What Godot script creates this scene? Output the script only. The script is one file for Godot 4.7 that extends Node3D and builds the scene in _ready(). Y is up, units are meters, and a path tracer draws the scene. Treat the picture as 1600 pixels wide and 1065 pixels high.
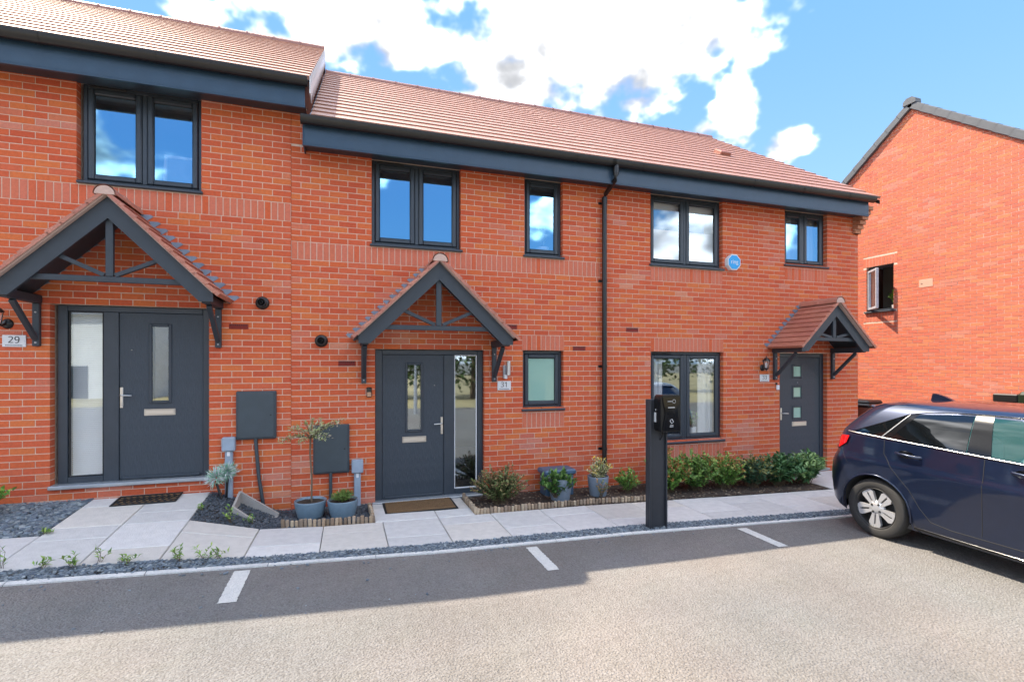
extends Node3D
# World: x runs along the terrace, y up, z out of the facade (facade plane z = 0). Metres.

const CAM := Vector3(0.0, 1.84, 6.83)
const YAW := 18.19
const FPX := 782.0
var M := {}
var rng := RandomNumberGenerator.new()
var used := {}

# ---------------------------------------------------------------- mesh builder
class MB:
	var v := PackedVector3Array()
	var n := PackedVector3Array()
	var c := PackedColorArray()
	var ix := PackedInt32Array()
	var col := Color(1, 1, 1)
	func vert(p: Vector3, nn: Vector3) -> int:
		v.append(p); n.append(nn); c.append(col)
		return v.size() - 1
	# corners run counter-clockwise seen from outside
	func tri(a: Vector3, b: Vector3, d: Vector3):
		var nn := (b - a).cross(d - a).normalized()
		var k := vert(a, nn); vert(b, nn); vert(d, nn)
		ix.append_array(PackedInt32Array([k, k + 2, k + 1]))
	func quad(a: Vector3, b: Vector3, d: Vector3, e: Vector3):
		var nn := (d - a).cross(e - b).normalized()
		var k := vert(a, nn); vert(b, nn); vert(d, nn); vert(e, nn)
		ix.append_array(PackedInt32Array([k, k + 2, k + 1, k, k + 3, k + 2]))
	func box(lo: Vector3, hi: Vector3, xf := Transform3D(), open_back := false):
		var p := []
		for i in 8:
			p.append(xf * Vector3(hi.x if i & 1 else lo.x, hi.y if i & 2 else lo.y, hi.z if i & 4 else lo.z))
		quad(p[4], p[5], p[7], p[6])
		if not open_back: quad(p[1], p[0], p[2], p[3])
		quad(p[0], p[4], p[6], p[2]); quad(p[5], p[1], p[3], p[7])
		quad(p[6], p[7], p[3], p[2]); quad(p[0], p[1], p[5], p[4])
	# box with chamfered edges
	func cbox(lo: Vector3, hi: Vector3, b: float, xf := Transform3D()):
		var m := (lo + hi) / 2.0
		var h := (hi - lo) / 2.0
		b = minf(b, minf(h.x, minf(h.y, h.z)) * 0.9)
		for ax in 3:
			var a1 := (ax + 1) % 3
			var a2 := (ax + 2) % 3
			for s in [-1.0, 1.0]:
				var q := []
				for st in [[-1, -1], [1, -1], [1, 1], [-1, 1]]:
					var p := Vector3.ZERO
					p[ax] = s * h[ax]; p[a1] = st[0] * (h[a1] - b); p[a2] = st[1] * (h[a2] - b)
					q.append(xf * (m + p))
				if s > 0: quad(q[0], q[1], q[2], q[3])
				else: quad(q[3], q[2], q[1], q[0])
			for s1 in [-1.0, 1.0]:
				for s2 in [-1.0, 1.0]:
					var q := []
					for w in [[-1, 0], [1, 0], [1, 1], [-1, 1]]:
						var p := Vector3.ZERO
						p[ax] = w[0] * (h[ax] - b)
						p[a1] = s1 * (h[a1] - (b if w[1] else 0.0)); p[a2] = s2 * (h[a2] - (0.0 if w[1] else b))
						q.append(xf * (m + p))
					if s1 * s2 > 0: quad(q[0], q[1], q[2], q[3])
					else: quad(q[3], q[2], q[1], q[0])
		for i in 8:
			var s := Vector3(1 if i & 1 else -1, 1 if i & 2 else -1, 1 if i & 4 else -1)
			var q := []
			for ax in 3:
				var p := (h - Vector3(b, b, b)) * s
				p[ax] = s[ax] * h[ax]
				q.append(xf * (m + p))
			if s.x * s.y * s.z > 0: tri(q[0], q[1], q[2])
			else: tri(q[2], q[1], q[0])
	# polygon (counter-clockwise in x, y) pushed from z0 to z1
	func prism(poly: PackedVector2Array, z0: float, z1: float, xf := Transform3D()):
		var p := poly
		if Geometry2D.is_polygon_clockwise(p):
			p = p.duplicate(); p.reverse()
		var t := Geometry2D.triangulate_polygon(p)
		for k in range(0, t.size(), 3):
			var a := p[t[k]]; var b := p[t[k + 1]]; var d := p[t[k + 2]]
			if (b - a).cross(d - a) < 0:
				var e := b; b = d; d = e
			tri(xf * Vector3(a.x, a.y, z1), xf * Vector3(b.x, b.y, z1), xf * Vector3(d.x, d.y, z1))
			tri(xf * Vector3(a.x, a.y, z0), xf * Vector3(d.x, d.y, z0), xf * Vector3(b.x, b.y, z0))
		for k in p.size():
			var a := p[k]; var b := p[(k + 1) % p.size()]
			quad(xf * Vector3(a.x, a.y, z0), xf * Vector3(b.x, b.y, z0), xf * Vector3(b.x, b.y, z1), xf * Vector3(a.x, a.y, z1))
	# smooth surface over rows of points; normals by averaging
	func grid(g: Array, close := false, keep = null):
		var w: int = g[0].size()
		var base := v.size()
		var acc := PackedVector3Array(); acc.resize(g.size() * w)
		var fs := []
		for r in g.size() - 1:
			for q in (w if close else w - 1):
				if keep != null and not keep.call(r, q): continue
				var q2 := (q + 1) % w
				var a: Vector3 = g[r][q]; var b: Vector3 = g[r][q2]; var d: Vector3 = g[r + 1][q2]; var e: Vector3 = g[r + 1][q]
				var nn := (d - a).cross(e - b)
				for k in [r * w + q, r * w + q2, (r + 1) * w + q2, (r + 1) * w + q]: acc[k] += nn
				fs.append([r * w + q, r * w + q2, (r + 1) * w + q2, (r + 1) * w + q])
		for r in g.size():
			for q in w: vert(g[r][q], acc[r * w + q].normalized() if acc[r * w + q].length() > 1e-12 else Vector3.UP)
		for f in fs: ix.append_array(PackedInt32Array([base + f[0], base + f[2], base + f[1], base + f[0], base + f[3], base + f[2]]))
	func lathe(prof: Array, sides: int, xf := Transform3D()):
		var g := []
		for p in prof:
			var row := []
			for k in sides:
				var a := TAU * k / sides
				row.append(xf * Vector3(p.x * cos(a), p.y, -p.x * sin(a)))
			g.append(row)
		grid(g, true)
	func tube(pts: Array, r, sides := 8, caps := true):
		var g := []
		var up := Vector3(0.13, 0.9, 0.31).normalized()
		for i in pts.size():
			var d: Vector3 = (pts[mini(i + 1, pts.size() - 1)] - pts[maxi(i - 1, 0)]).normalized()
			var s := d.cross(up)
			if s.length() < 0.2: s = d.cross(Vector3(1, 0, 0.1))
			s = s.normalized()
			var t := s.cross(d)
			var rr: float = r[i] if r is Array else r
			var row := []
			for k in sides:
				var a := TAU * k / sides
				row.append(pts[i] + (s * cos(a) + t * sin(a)) * rr)
			g.append(row)
		grid(g, true)
		if caps:
			for e in [0, pts.size() - 1]:
				for k in range(1, sides - 1):
					if e == 0: tri(g[0][0], g[0][k + 1], g[0][k])
					else: tri(g[e][0], g[e][k], g[e][k + 1])
	func add(o: MB, xf: Transform3D, tint := Color(1, 1, 1)):
		var base := v.size()
		for i in o.v.size():
			v.append(xf * o.v[i]); n.append((xf.basis * o.n[i]).normalized()); c.append(o.c[i] * tint)
		for i in o.ix: ix.append(base + i)
	func mesh() -> ArrayMesh:
		var a := []
		a.resize(Mesh.ARRAY_MAX)
		a[Mesh.ARRAY_VERTEX] = v; a[Mesh.ARRAY_NORMAL] = n; a[Mesh.ARRAY_COLOR] = c; a[Mesh.ARRAY_INDEX] = ix
		var m := ArrayMesh.new()
		m.add_surface_from_arrays(Mesh.PRIMITIVE_TRIANGLES, a)
		return m

# ---------------------------------------------------------------- nodes
func numbered(called: String) -> String:
	var k: int = used.get(called, 0)
	used[called] = k + 1
	return called if k == 0 else "%s_%03d" % [called, k]
func thing(called: String, label: String, category: String, at := Vector3.ZERO, group := "") -> Node3D:
	var o := Node3D.new()
	o.name = numbered(called)
	add_child(o)
	o.position = at
	o.set_meta("label", label); o.set_meta("category", category)
	if group: o.set_meta("group", group)
	return o
# geometry is given in world axes; a part directly under a thing is moved back by the thing's own place
func part(parent: Node3D, called: String, what, m: Material) -> MeshInstance3D:
	var o := MeshInstance3D.new()
	o.mesh = what.mesh() if what is MB else what
	o.material_override = m
	o.name = called
	parent.add_child(o, true)
	if parent.get_parent() == self and not (parent is MeshInstance3D): o.position = -parent.position
	return o
func local(parent: Node3D, called: String, what, m: Material) -> MeshInstance3D:
	var o := part(parent, called, what, m)
	o.position = Vector3.ZERO
	return o
func setting(called: String, what, m: Material) -> MeshInstance3D:
	var o := MeshInstance3D.new()
	o.mesh = what.mesh() if what is MB else what
	o.material_override = m
	o.name = numbered(called)
	add_child(o)
	o.set_meta("kind", "structure")
	return o
func stuff(o: Node3D): o.set_meta("kind", "stuff")
func scatter(parent: Node3D, called: String, mesh: Mesh, m: Material, xfs: Array, cols: Array) -> MultiMeshInstance3D:
	var mm := MultiMesh.new()
	mm.transform_format = MultiMesh.TRANSFORM_3D
	mm.use_colors = true
	mm.mesh = mesh
	mm.instance_count = xfs.size()
	for i in xfs.size():
		mm.set_instance_transform(i, xfs[i]); mm.set_instance_color(i, cols[i])
	var o := MultiMeshInstance3D.new()
	o.multimesh = mm
	o.material_override = m
	o.name = called if parent != self else numbered(called)
	parent.add_child(o, true)
	stuff(o)
	return o

# ---------------------------------------------------------------- materials
func lin(r: float, g: float, b: float) -> Color: return Color(r, g, b).linear_to_srgb()
func gray(seed_: int, freq: float, lo: float, hi: float, fine := 0.5, size := 256, kind := FastNoiseLite.TYPE_SIMPLEX_SMOOTH) -> ImageTexture:
	var a := FastNoiseLite.new()
	a.seed = seed_; a.frequency = freq; a.noise_type = kind; a.fractal_octaves = 4
	var im := a.get_seamless_image(size, size)
	var b := FastNoiseLite.new()
	b.seed = seed_ + 7; b.frequency = 0.35; b.noise_type = FastNoiseLite.TYPE_VALUE
	var fi := b.get_seamless_image(size, size)
	var out := Image.create(size, size, false, Image.FORMAT_RGB8)
	for y in size:
		for x in size:
			var k := lerpf(im.get_pixel(x, y).r, fi.get_pixel(x, y).r, fine)
			k = clampf((k - 0.5) * 1.7 + 0.5, 0, 1)
			var g := lerpf(lo, hi, k)
			out.set_pixel(x, y, Color(g, g, g).linear_to_srgb())
	out.generate_mipmaps()
	return ImageTexture.create_from_image(out)
func bumps(seed_: int, freq: float, strength := 4.0, size := 256) -> ImageTexture:
	var a := FastNoiseLite.new()
	a.seed = seed_; a.frequency = freq; a.fractal_octaves = 4
	var im := a.get_seamless_image(size, size)
	im.bump_map_to_normal_map(strength)
	return ImageTexture.create_from_image(im)
func mat(key: String, color: Color, rough := 0.8, metal := 0.0, tex: Texture2D = null, per_m := 1.0, nrm: Texture2D = null, nscale := 0.5) -> StandardMaterial3D:
	var m := StandardMaterial3D.new()
	m.resource_name = key
	m.albedo_color = color; m.roughness = rough; m.metallic = metal
	m.vertex_color_use_as_albedo = true
	if tex or nrm:
		m.uv1_triplanar = true; m.uv1_world_triplanar = true
		m.uv1_scale = Vector3.ONE * per_m
	if tex: m.albedo_texture = tex
	if nrm:
		m.normal_enabled = true; m.normal_texture = nrm; m.normal_scale = nscale
	M[key] = m
	return m
func glass(key: String, alpha: float, tint := Color(1, 1, 1)) -> StandardMaterial3D:
	var m := StandardMaterial3D.new()
	m.resource_name = key
	m.transparency = BaseMaterial3D.TRANSPARENCY_ALPHA
	m.albedo_color = Color(tint.r, tint.g, tint.b, alpha)
	m.roughness = 0.02
	m.metallic_specular = 0.7
	M[key] = m
	return m

func materials():
	var grain := gray(11, 0.02, 0.78, 1.0, 0.55)
	var soft := gray(23, 0.012, 0.86, 1.0, 0.25)
	var blotch := gray(31, 0.008, 0.7, 1.0, 0.4)
	var n_fine := bumps(5, 0.12, 5.0)
	var n_mid := bumps(6, 0.04, 6.0)
	mat("brick", Color.WHITE, 0.92, 0, gray(41, 0.03, 0.76, 1.0, 0.6), 3.1, n_fine, 0.8)
	mat("mortar", lin(0.80, 0.62, 0.50), 0.95, 0, grain, 2.7, n_fine, 0.8)
	mat("roof_tile", Color.WHITE, 0.5, 0, gray(51, 0.015, 0.74, 1.0, 0.5), 1.3, n_fine, 0.5)
	mat("bedding", lin(0.60, 0.42, 0.35), 0.9, 0, grain, 4.0, n_fine, 0.6)
	mat("felt", lin(0.06, 0.045, 0.04), 0.95)
	mat("upvc", lin(0.034, 0.046, 0.062), 0.35, 0, soft, 1.1, n_fine, 0.05)
	mat("door_skin", lin(0.036, 0.049, 0.066), 0.5, 0, gray(61, 0.02, 0.8, 1.0, 0.5), 1.0, n_mid, 0.25)
	M.door_skin.uv1_scale = Vector3(9, 0.7, 9)
	mat("timber_paint", lin(0.030, 0.040, 0.052), 0.5, 0, soft, 1.7, n_fine, 0.08)
	mat("fascia", lin(0.026, 0.060, 0.105), 0.4, 0, soft, 1.1, n_fine, 0.05)  # blue of the reflected sky put into the base colour
	mat("gutter", lin(0.010, 0.010, 0.011), 0.32, 0, soft, 1.5)
	mat("dark_gap", lin(0.018, 0.018, 0.019), 0.8)
	mat("lead", lin(0.22, 0.27, 0.34), 0.5, 0.2, blotch, 2.3, n_mid, 0.2)
	mat("chrome", lin(0.62, 0.615, 0.60), 0.28, 1.0)
	mat("steel", lin(0.55, 0.55, 0.56), 0.32, 1.0)
	mat("galvanised", lin(0.52, 0.55, 0.60), 0.4, 0.4, blotch, 4.0)
	mat("threshold", lin(0.42, 0.45, 0.48), 0.4, 0.5, soft, 2.0)
	mat("interior_wall", lin(0.55, 0.53, 0.50), 0.9)
	mat("interior_floor", lin(0.25, 0.19, 0.14), 0.8)
	mat("white_cloth", lin(0.75, 0.75, 0.74), 0.9)
	mat("blind", lin(0.78, 0.79, 0.80), 0.55)
	mat("blue_print", lin(0.02, 0.24, 0.55), 0.6)
	mat("plate", lin(0.62, 0.62, 0.63), 0.35)
	mat("ink", lin(0.01, 0.01, 0.012), 0.5)
	mat("white_plastic", lin(0.72, 0.73, 0.75), 0.35)
	mat("ring_blue", lin(0.0, 0.30, 0.68), 0.4)
	mat("cabinet", lin(0.045, 0.062, 0.075), 0.5, 0, soft, 1.4, n_fine, 0.06)
	mat("duct_grey", lin(0.30, 0.37, 0.46), 0.45, 0, soft, 2.0)
	mat("charger_body", lin(0.012, 0.012, 0.013), 0.22)
	mat("charger_post", lin(0.028, 0.032, 0.040), 0.5, 0, soft, 2.0, n_fine, 0.05)
	mat("pot_blue", lin(0.17, 0.25, 0.32), 0.3, 0, soft, 4.0)
	mat("pot_grey", lin(0.22, 0.27, 0.33), 0.4, 0, soft, 4.0)
	mat("box_blue", lin(0.06, 0.12, 0.20), 0.45, 0, soft, 3.0)
	mat("soil", lin(0.060, 0.042, 0.030), 1.0, 0, grain, 3.0, n_mid, 0.8)
	mat("slab", Color.WHITE, 0.8, 0, gray(71, 0.018, 0.84, 1.0, 0.45), 1.7, n_fine, 0.3)
	mat("joint_sand", lin(0.15, 0.13, 0.11), 1.0, 0, grain, 3.0)
	mat("concrete", lin(0.42, 0.39, 0.36), 0.9, 0, gray(81, 0.03, 0.75, 1.0, 0.6), 2.2, n_fine, 0.5)
	mat("edging", lin(0.72, 0.71, 0.69), 0.9, 0, gray(82, 0.03, 0.72, 1.0, 0.6), 1.7, n_fine, 0.6)
	mat("paint_white", lin(0.70, 0.68, 0.64), 0.8, 0, gray(91, 0.04, 0.78, 1.0, 0.75), 1.9, n_fine, 0.9)
	mat("asphalt", Color.WHITE, 0.93, 0, asphalt_tex(), 1.5, n_fine, 1.0)
	M.asphalt.normal_scale = 1.1
	mat("slate_chip", Color.WHITE, 0.75, 0, grain, 6.0)
	mat("log", Color.WHITE, 0.9, 0, gray(95, 0.02, 0.72, 1.0, 0.6), 5.0, n_fine, 0.5)
	mat("leaf", Color.WHITE, 0.55)
	M.leaf.backlight_enabled = true
	M.leaf.backlight = Color(0.32, 0.36, 0.18)
	mat("bark", lin(0.17, 0.12, 0.08), 0.95, 0, grain, 6.0, n_mid, 0.6)
	mat("coir", lin(0.26, 0.155, 0.075), 1.0, 0, gray(97, 0.06, 0.55, 1.0, 0.8), 4.5, n_fine, 1.2)
	mat("rubber", lin(0.012, 0.012, 0.012), 0.8, 0, grain, 5.0, n_fine, 0.3)
	mat("tyre", lin(0.030, 0.029, 0.028), 0.75, 0, grain, 5.0, n_fine, 0.3)
	mat("car_paint", lin(0.006, 0.015, 0.046), 0.3, 0.5, gray(99, 0.02, 0.86, 1.0, 0.5), 2.0)
	M.car_paint.clearcoat_enabled = true; M.car_paint.clearcoat = 1.0; M.car_paint.clearcoat_roughness = 0.05
	mat("black_trim", lin(0.006, 0.006, 0.007), 0.10)
	mat("privacy_glass", lin(0.004, 0.005, 0.006), 0.02)
	M.privacy_glass.metallic_specular = 0.8
	mat("tail_lens", lin(0.45, 0.005, 0.006), 0.08)
	mat("underbody", lin(0.055, 0.054, 0.052), 0.8, 0, grain, 3.0)
	mat("alloy", lin(0.60, 0.60, 0.61), 0.35, 0.6)
	mat("alloy_dark", lin(0.03, 0.03, 0.032), 0.5, 0.3)
	mat("seat", lin(0.20, 0.30, 0.32), 0.85)
	mat("grass_dry", Color.WHITE, 1.0, 0, blotch, 0.5)
	mat("render_white", lin(0.72, 0.71, 0.69), 0.9, 0, soft, 0.6)
	mat("brick_plain", lin(0.38, 0.12, 0.07), 0.9, 0, grain, 2.0)
	mat("slate_roof", lin(0.10, 0.11, 0.125), 0.6, 0, grain, 1.5)
	mat("bin_black", lin(0.010, 0.011, 0.011), 0.4)
	mat("bin_brown", lin(0.16, 0.045, 0.025), 0.45)
	mat("bin_green", lin(0.013, 0.024, 0.013), 0.3)
	mat("petal", Color.WHITE, 0.7)
	# part mirror, part clear: mirror share set high to strengthen reflections
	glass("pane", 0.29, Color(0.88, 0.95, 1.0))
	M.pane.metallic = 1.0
	var one := Image.create(4, 4, false, Image.FORMAT_RGB8)
	one.fill(Color.WHITE)
	M.pane.albedo_texture = ImageTexture.create_from_image(one)
	M["pane_sky_tint"] = M.pane.duplicate()
	M.pane_sky_tint.albedo_color = Color(0.62, 0.86, 1.0, 0.55)  # deep blue of the mirrored sky put into the pane tint
	mat("mirror_back", lin(0.16, 0.17, 0.18), 0.03, 1.0)
	glass("car_glass", 0.25, Color(0.25, 0.5, 0.5))
	glass("lamp_glass", 0.1)
	var fr := StandardMaterial3D.new()
	fr.resource_name = "obscure_glass"
	fr.transparency = BaseMaterial3D.TRANSPARENCY_ALPHA
	fr.albedo_color = Color(0.62, 0.78, 0.72, 0.78)
	fr.roughness = 0.1
	fr.metallic_specular = 0.7
	M.obscure = fr

func asphalt_tex() -> ImageTexture:
	var size := 512
	var a := FastNoiseLite.new()
	a.seed = 3; a.noise_type = FastNoiseLite.TYPE_CELLULAR; a.frequency = 0.11
	a.cellular_return_type = FastNoiseLite.RETURN_CELL_VALUE; a.fractal_type = FastNoiseLite.FRACTAL_NONE
	var d := FastNoiseLite.new()
	d.seed = 4; d.noise_type = FastNoiseLite.TYPE_CELLULAR; d.frequency = 0.11
	d.cellular_return_type = FastNoiseLite.RETURN_DISTANCE; d.fractal_type = FastNoiseLite.FRACTAL_NONE
	var im := a.get_seamless_image(size, size)
	var id := d.get_seamless_image(size, size)
	var out := Image.create(size, size, false, Image.FORMAT_RGB8)
	var r := RandomNumberGenerator.new()
	r.seed = 77
	for y in size:
		for x in size:
			var k := im.get_pixel(x, y).r
			var g := 0.66 + 0.26 * k - 0.22 * smoothstep(0.45, 0.85, id.get_pixel(x, y).r) + r.randf_range(-0.07, 0.07)
			g = clampf(g, 0.22, 1.0)
			out.set_pixel(x, y, Color(g, g * (0.97 + 0.03 * k), g * (0.92 + 0.07 * k)).linear_to_srgb())
	out.generate_mipmaps()
	return ImageTexture.create_from_image(out)

# ---------------------------------------------------------------- terrain
func lerps(xs: Array, ys: Array, x: float) -> float:
	if x <= xs[0]: return ys[0]
	for i in xs.size() - 1:
		if x <= xs[i + 1]: return lerpf(ys[i], ys[i + 1], (x - xs[i]) / (xs[i + 1] - xs[i]))
	return ys[-1]
func kerb_y(x: float) -> float: return lerps([-9, -4, -2.6, 0.9, 3.08, 5.75, 14], [0.36, 0.20, 0.15, 0.0, -0.045, -0.08, -0.13], x)
func wall_y(x: float) -> float: return lerps([-9, -1.54, -0.80, 3, 9, 14], [0.34, 0.30, 0.0, -0.03, -0.1, -0.12], x)
func out_by(x: float) -> float: return clampf((x - 3.0) * 0.062, 0.0, 0.45)
func gy(x: float, z: float) -> float:
	if z >= 2.0: return kerb_y(x) - 0.011 * (z - 2.0)
	var t := clampf(z, 0.0, 2.0) / 2.0
	return lerpf(wall_y(x), kerb_y(x), t)

func to_px(p: Vector3) -> Vector2:
	var th := deg_to_rad(YAW)
	var d := p - CAM
	var lat := d.x * cos(th) + d.z * sin(th)
	var dep := -d.z * cos(th) + d.x * sin(th)
	if dep < 0.1: return Vector2(-9999, -9999)
	return Vector2(800.0 + FPX * lat / dep, 568.0 - FPX * d.y / dep)

# ---------------------------------------------------------------- brickwork
const TONES := [[0.67, 0.128, 0.046], [0.68, 0.140, 0.046], [0.65, 0.118, 0.045], [0.70, 0.158, 0.050], [0.66, 0.132, 0.054], [0.67, 0.140, 0.062], [0.61, 0.102, 0.043], [0.71, 0.178, 0.054], [0.66, 0.124, 0.049], [0.68, 0.134, 0.046]]
var unit_bricks := []
func brick_meshes():
	for t in TONES.size():
		for pale in 3:
			var b := MB.new()
			var k: float = pale * 0.17
			b.col = Color(lerpf(TONES[t][0], 0.66, k), lerpf(TONES[t][1], 0.42, k), lerpf(TONES[t][2], 0.35, k))
			b.box(Vector3(-0.5, -0.5, -1), Vector3(0.5, 0.5, 0), Transform3D(), true)
			unit_bricks.append(b)
	for i in unit_bricks.size(): unit_bricks[i] = [unit_bricks[i], unit_bricks[i].mesh()]

# wall in its own axes (x along, y up, facing +z), put in place by xf. holes: [x0, x1, y0, y1]; soldiers: [x0, x1, y]; edge: y -> [x0, x1]
func brick_wall(wall: Node3D, xf: Transform3D, x0: float, x1: float, y0: float, y1: float, datum: float, holes: Array, soldiers: Array, edge = null, seed_ := 1, most := 300, washed := 0):
	var r := RandomNumberGenerator.new()
	r.seed = seed_
	var pale_noise := FastNoiseLite.new()
	pale_noise.seed = 19; pale_noise.frequency = 0.55
	var list := []
	var blocked := holes.duplicate()
	for s in soldiers: blocked.append([s[0], s[1], s[2], s[2] + 0.225])
	var row := floori((y0 - datum) / 0.075)
	while datum + row * 0.075 < y1 - 0.02:
		var yb := datum + row * 0.075
		var spans := [[x0, x1]]
		if edge != null:
			var e: Array = edge.call(yb + 0.07)
			spans = [[maxf(x0, e[0]), minf(x1, e[1])]]
		for h in blocked:
			if h[2] < yb + 0.05 and h[3] > yb + 0.02:
				var nxt := []
				for s in spans:
					if h[0] >= s[1] or h[1] <= s[0]: nxt.append(s)
					else:
						if h[0] > s[0]: nxt.append([s[0], h[0]])
						if h[1] < s[1]: nxt.append([h[1], s[1]])
				spans = nxt
		var yc := minf(yb + 0.0375, y1)
		for s in spans:
			if s[1] - s[0] < 0.02: continue
			var off := x0 + (0.1125 if posmod(row, 2) else 0.0)
			var cuts := [s[0] - 0.005]
			var k := ceili((s[0] + 0.05 - off) / 0.225)
			while off + k * 0.225 < s[1] - 0.05:
				cuts.append(off + k * 0.225); k += 1
			cuts.append(s[1] + 0.005)
			for i in cuts.size() - 1:
				list.append([(cuts[i] + cuts[i + 1]) / 2.0, yc, cuts[i + 1] - cuts[i] - 0.01, 0.065])
		row += 1
	for s in soldiers:
		var cnt: int = maxi(1, roundi((s[1] - s[0]) / 0.075))
		var p: float = (s[1] - s[0]) / cnt
		for i in cnt: list.append([s[0] + (i + 0.5) * p, s[2] + 0.1125, p - 0.01, 0.215])
	var all := []
	for b in list:
		var at := xf * Vector3(b[0], b[1], 0)
		var px := to_px(at)
		var score := 0.0
		if px.x > -10 and px.x < 1610 and px.y > -10 and px.y < 1070:
			var dd := CAM - at
			score = b[2] * b[3] * maxf(0.0, dd.normalized().dot(xf.basis.z)) / dd.length_squared()
		var tone := r.randi() % TONES.size()
		if b[3] > 0.1: tone = [4, 5, 4, 0, 5][r.randi() % 5]
		var pn := pale_noise.get_noise_2d(at.x * 1.3 + at.z, at.y * 2.2) + r.randf_range(-0.22, 0.22)
		if b[1] < 0.85: pn += 0.14
		var pale := 0
		if pn > 0.44: pale = 1
		if pn > 0.60: pale = 2
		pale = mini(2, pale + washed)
		if b[3] > 0.1: pale = maxi(pale, 1 if r.randf() < 0.8 else 0)
		var bs := Basis.from_scale(Vector3(b[2], b[3], 0.1))
		var loc := Transform3D(Basis(Vector3(0, 0, 1), r.randf_range(-0.004, 0.004)) * bs, Vector3(b[0], b[1] + r.randf_range(-0.001, 0.001), r.randf_range(-0.0012, 0.0012)))
		all.append([score, xf * loc, tone * 3 + pale])
	all.sort_custom(func(a, b): return a[0] > b[0])
	var rest := MB.new()
	for i in all.size():
		var a: Array = all[i]
		if i < most and a[0] > 0.0:
			var o := MeshInstance3D.new()
			o.mesh = unit_bricks[a[2]][1]
			o.material_override = M.brick
			o.name = "brick"
			wall.add_child(o, true)
			o.transform = a[1]
		else: rest.add(unit_bricks[a[2]][0], a[1])
	if rest.v.size(): stuff(part(wall, "brickwork", rest, M.brick))

# flat mortar bed behind the bricks with its holes, reveals and an inner face
func mortar(xf: Transform3D, x0: float, x1: float, y0: float, y1: float, holes: Array, thick := 0.28, edge = null) -> MB:
	var b := MB.new()
	var xs := [x0, x1]; var ys := [y0, y1]
	for h in holes: xs.append_array([h[0] - 0.004, h[1] + 0.004]); ys.append_array([h[2] - 0.004, h[3] + 0.004])
	if edge != null:
		var k := y0
		while k < y1: ys.append(k); k += 0.075
	xs.sort(); ys.sort()
	for j in ys.size() - 1:
		if ys[j + 1] - ys[j] < 1e-4: continue
		var lo := x0; var hi := x1
		if edge != null:
			var e: Array = edge.call(ys[j + 1]); lo = maxf(x0, e[0]); hi = minf(x1, e[1])
		for i in xs.size() - 1:
			var a := maxf(xs[i], lo); var d := minf(xs[i + 1], hi)
			if d - a < 1e-4: continue
			var open := false
			for h in holes:
				if xs[i] > h[0] - 0.005 and xs[i + 1] < h[1] + 0.005 and ys[j] > h[2] - 0.005 and ys[j + 1] < h[3] + 0.005: open = true
			if open: continue
			for q in [[-0.0045, 1], [-thick, -1]]:
				var p := [Vector3(a, ys[j], q[0]), Vector3(d, ys[j], q[0]), Vector3(d, ys[j + 1], q[0]), Vector3(a, ys[j + 1], q[0])]
				if q[1] > 0: b.quad(xf * p[0], xf * p[1], xf * p[2], xf * p[3])
				else: b.quad(xf * p[3], xf * p[2], xf * p[1], xf * p[0])
	for h in holes:
		var a: float = h[0] - 0.004; var d: float = h[1] + 0.004; var e: float = h[2] - 0.004; var f: float = h[3] + 0.004
		var z0 := -0.0045
		b.quad(xf * Vector3(a, e, z0), xf * Vector3(a, e, -thick), xf * Vector3(a, f, -thick), xf * Vector3(a, f, z0))
		b.quad(xf * Vector3(d, e, -thick), xf * Vector3(d, e, z0), xf * Vector3(d, f, z0), xf * Vector3(d, f, -thick))
		b.quad(xf * Vector3(a, f, z0), xf * Vector3(a, f, -thick), xf * Vector3(d, f, -thick), xf * Vector3(d, f, z0))
		b.quad(xf * Vector3(a, e, -thick), xf * Vector3(a, e, z0), xf * Vector3(d, e, z0), xf * Vector3(d, e, -thick))
	return b

# ---------------------------------------------------------------- windows and doors
func bars(b: MB, x0: float, x1: float, y0: float, y1: float, w: float, z0: float, z1: float, bev := 0.006):
	b.cbox(Vector3(x0, y0, z0), Vector3(x0 + w, y1, z1), bev)
	b.cbox(Vector3(x1 - w, y0, z0), Vector3(x1, y1, z1), bev)
	b.cbox(Vector3(x0 + w, y1 - w, z0), Vector3(x1 - w, y1, z1), bev)
	b.cbox(Vector3(x0 + w, y0, z0), Vector3(x1 - w, y0 + w, z1), bev)
func glazing(parent: Node3D, x0: float, x1: float, y0: float, y1: float, z: float, m: Material, xf := Transform3D()):
	for k in 2:
		var g := MB.new()
		var zz := z - k * 0.02
		g.quad(xf * Vector3(x0, y0, zz), xf * Vector3(x1, y0, zz), xf * Vector3(x1, y1, zz), xf * Vector3(x0, y1, zz))
		part(parent, "pane", g, m)
		return
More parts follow.
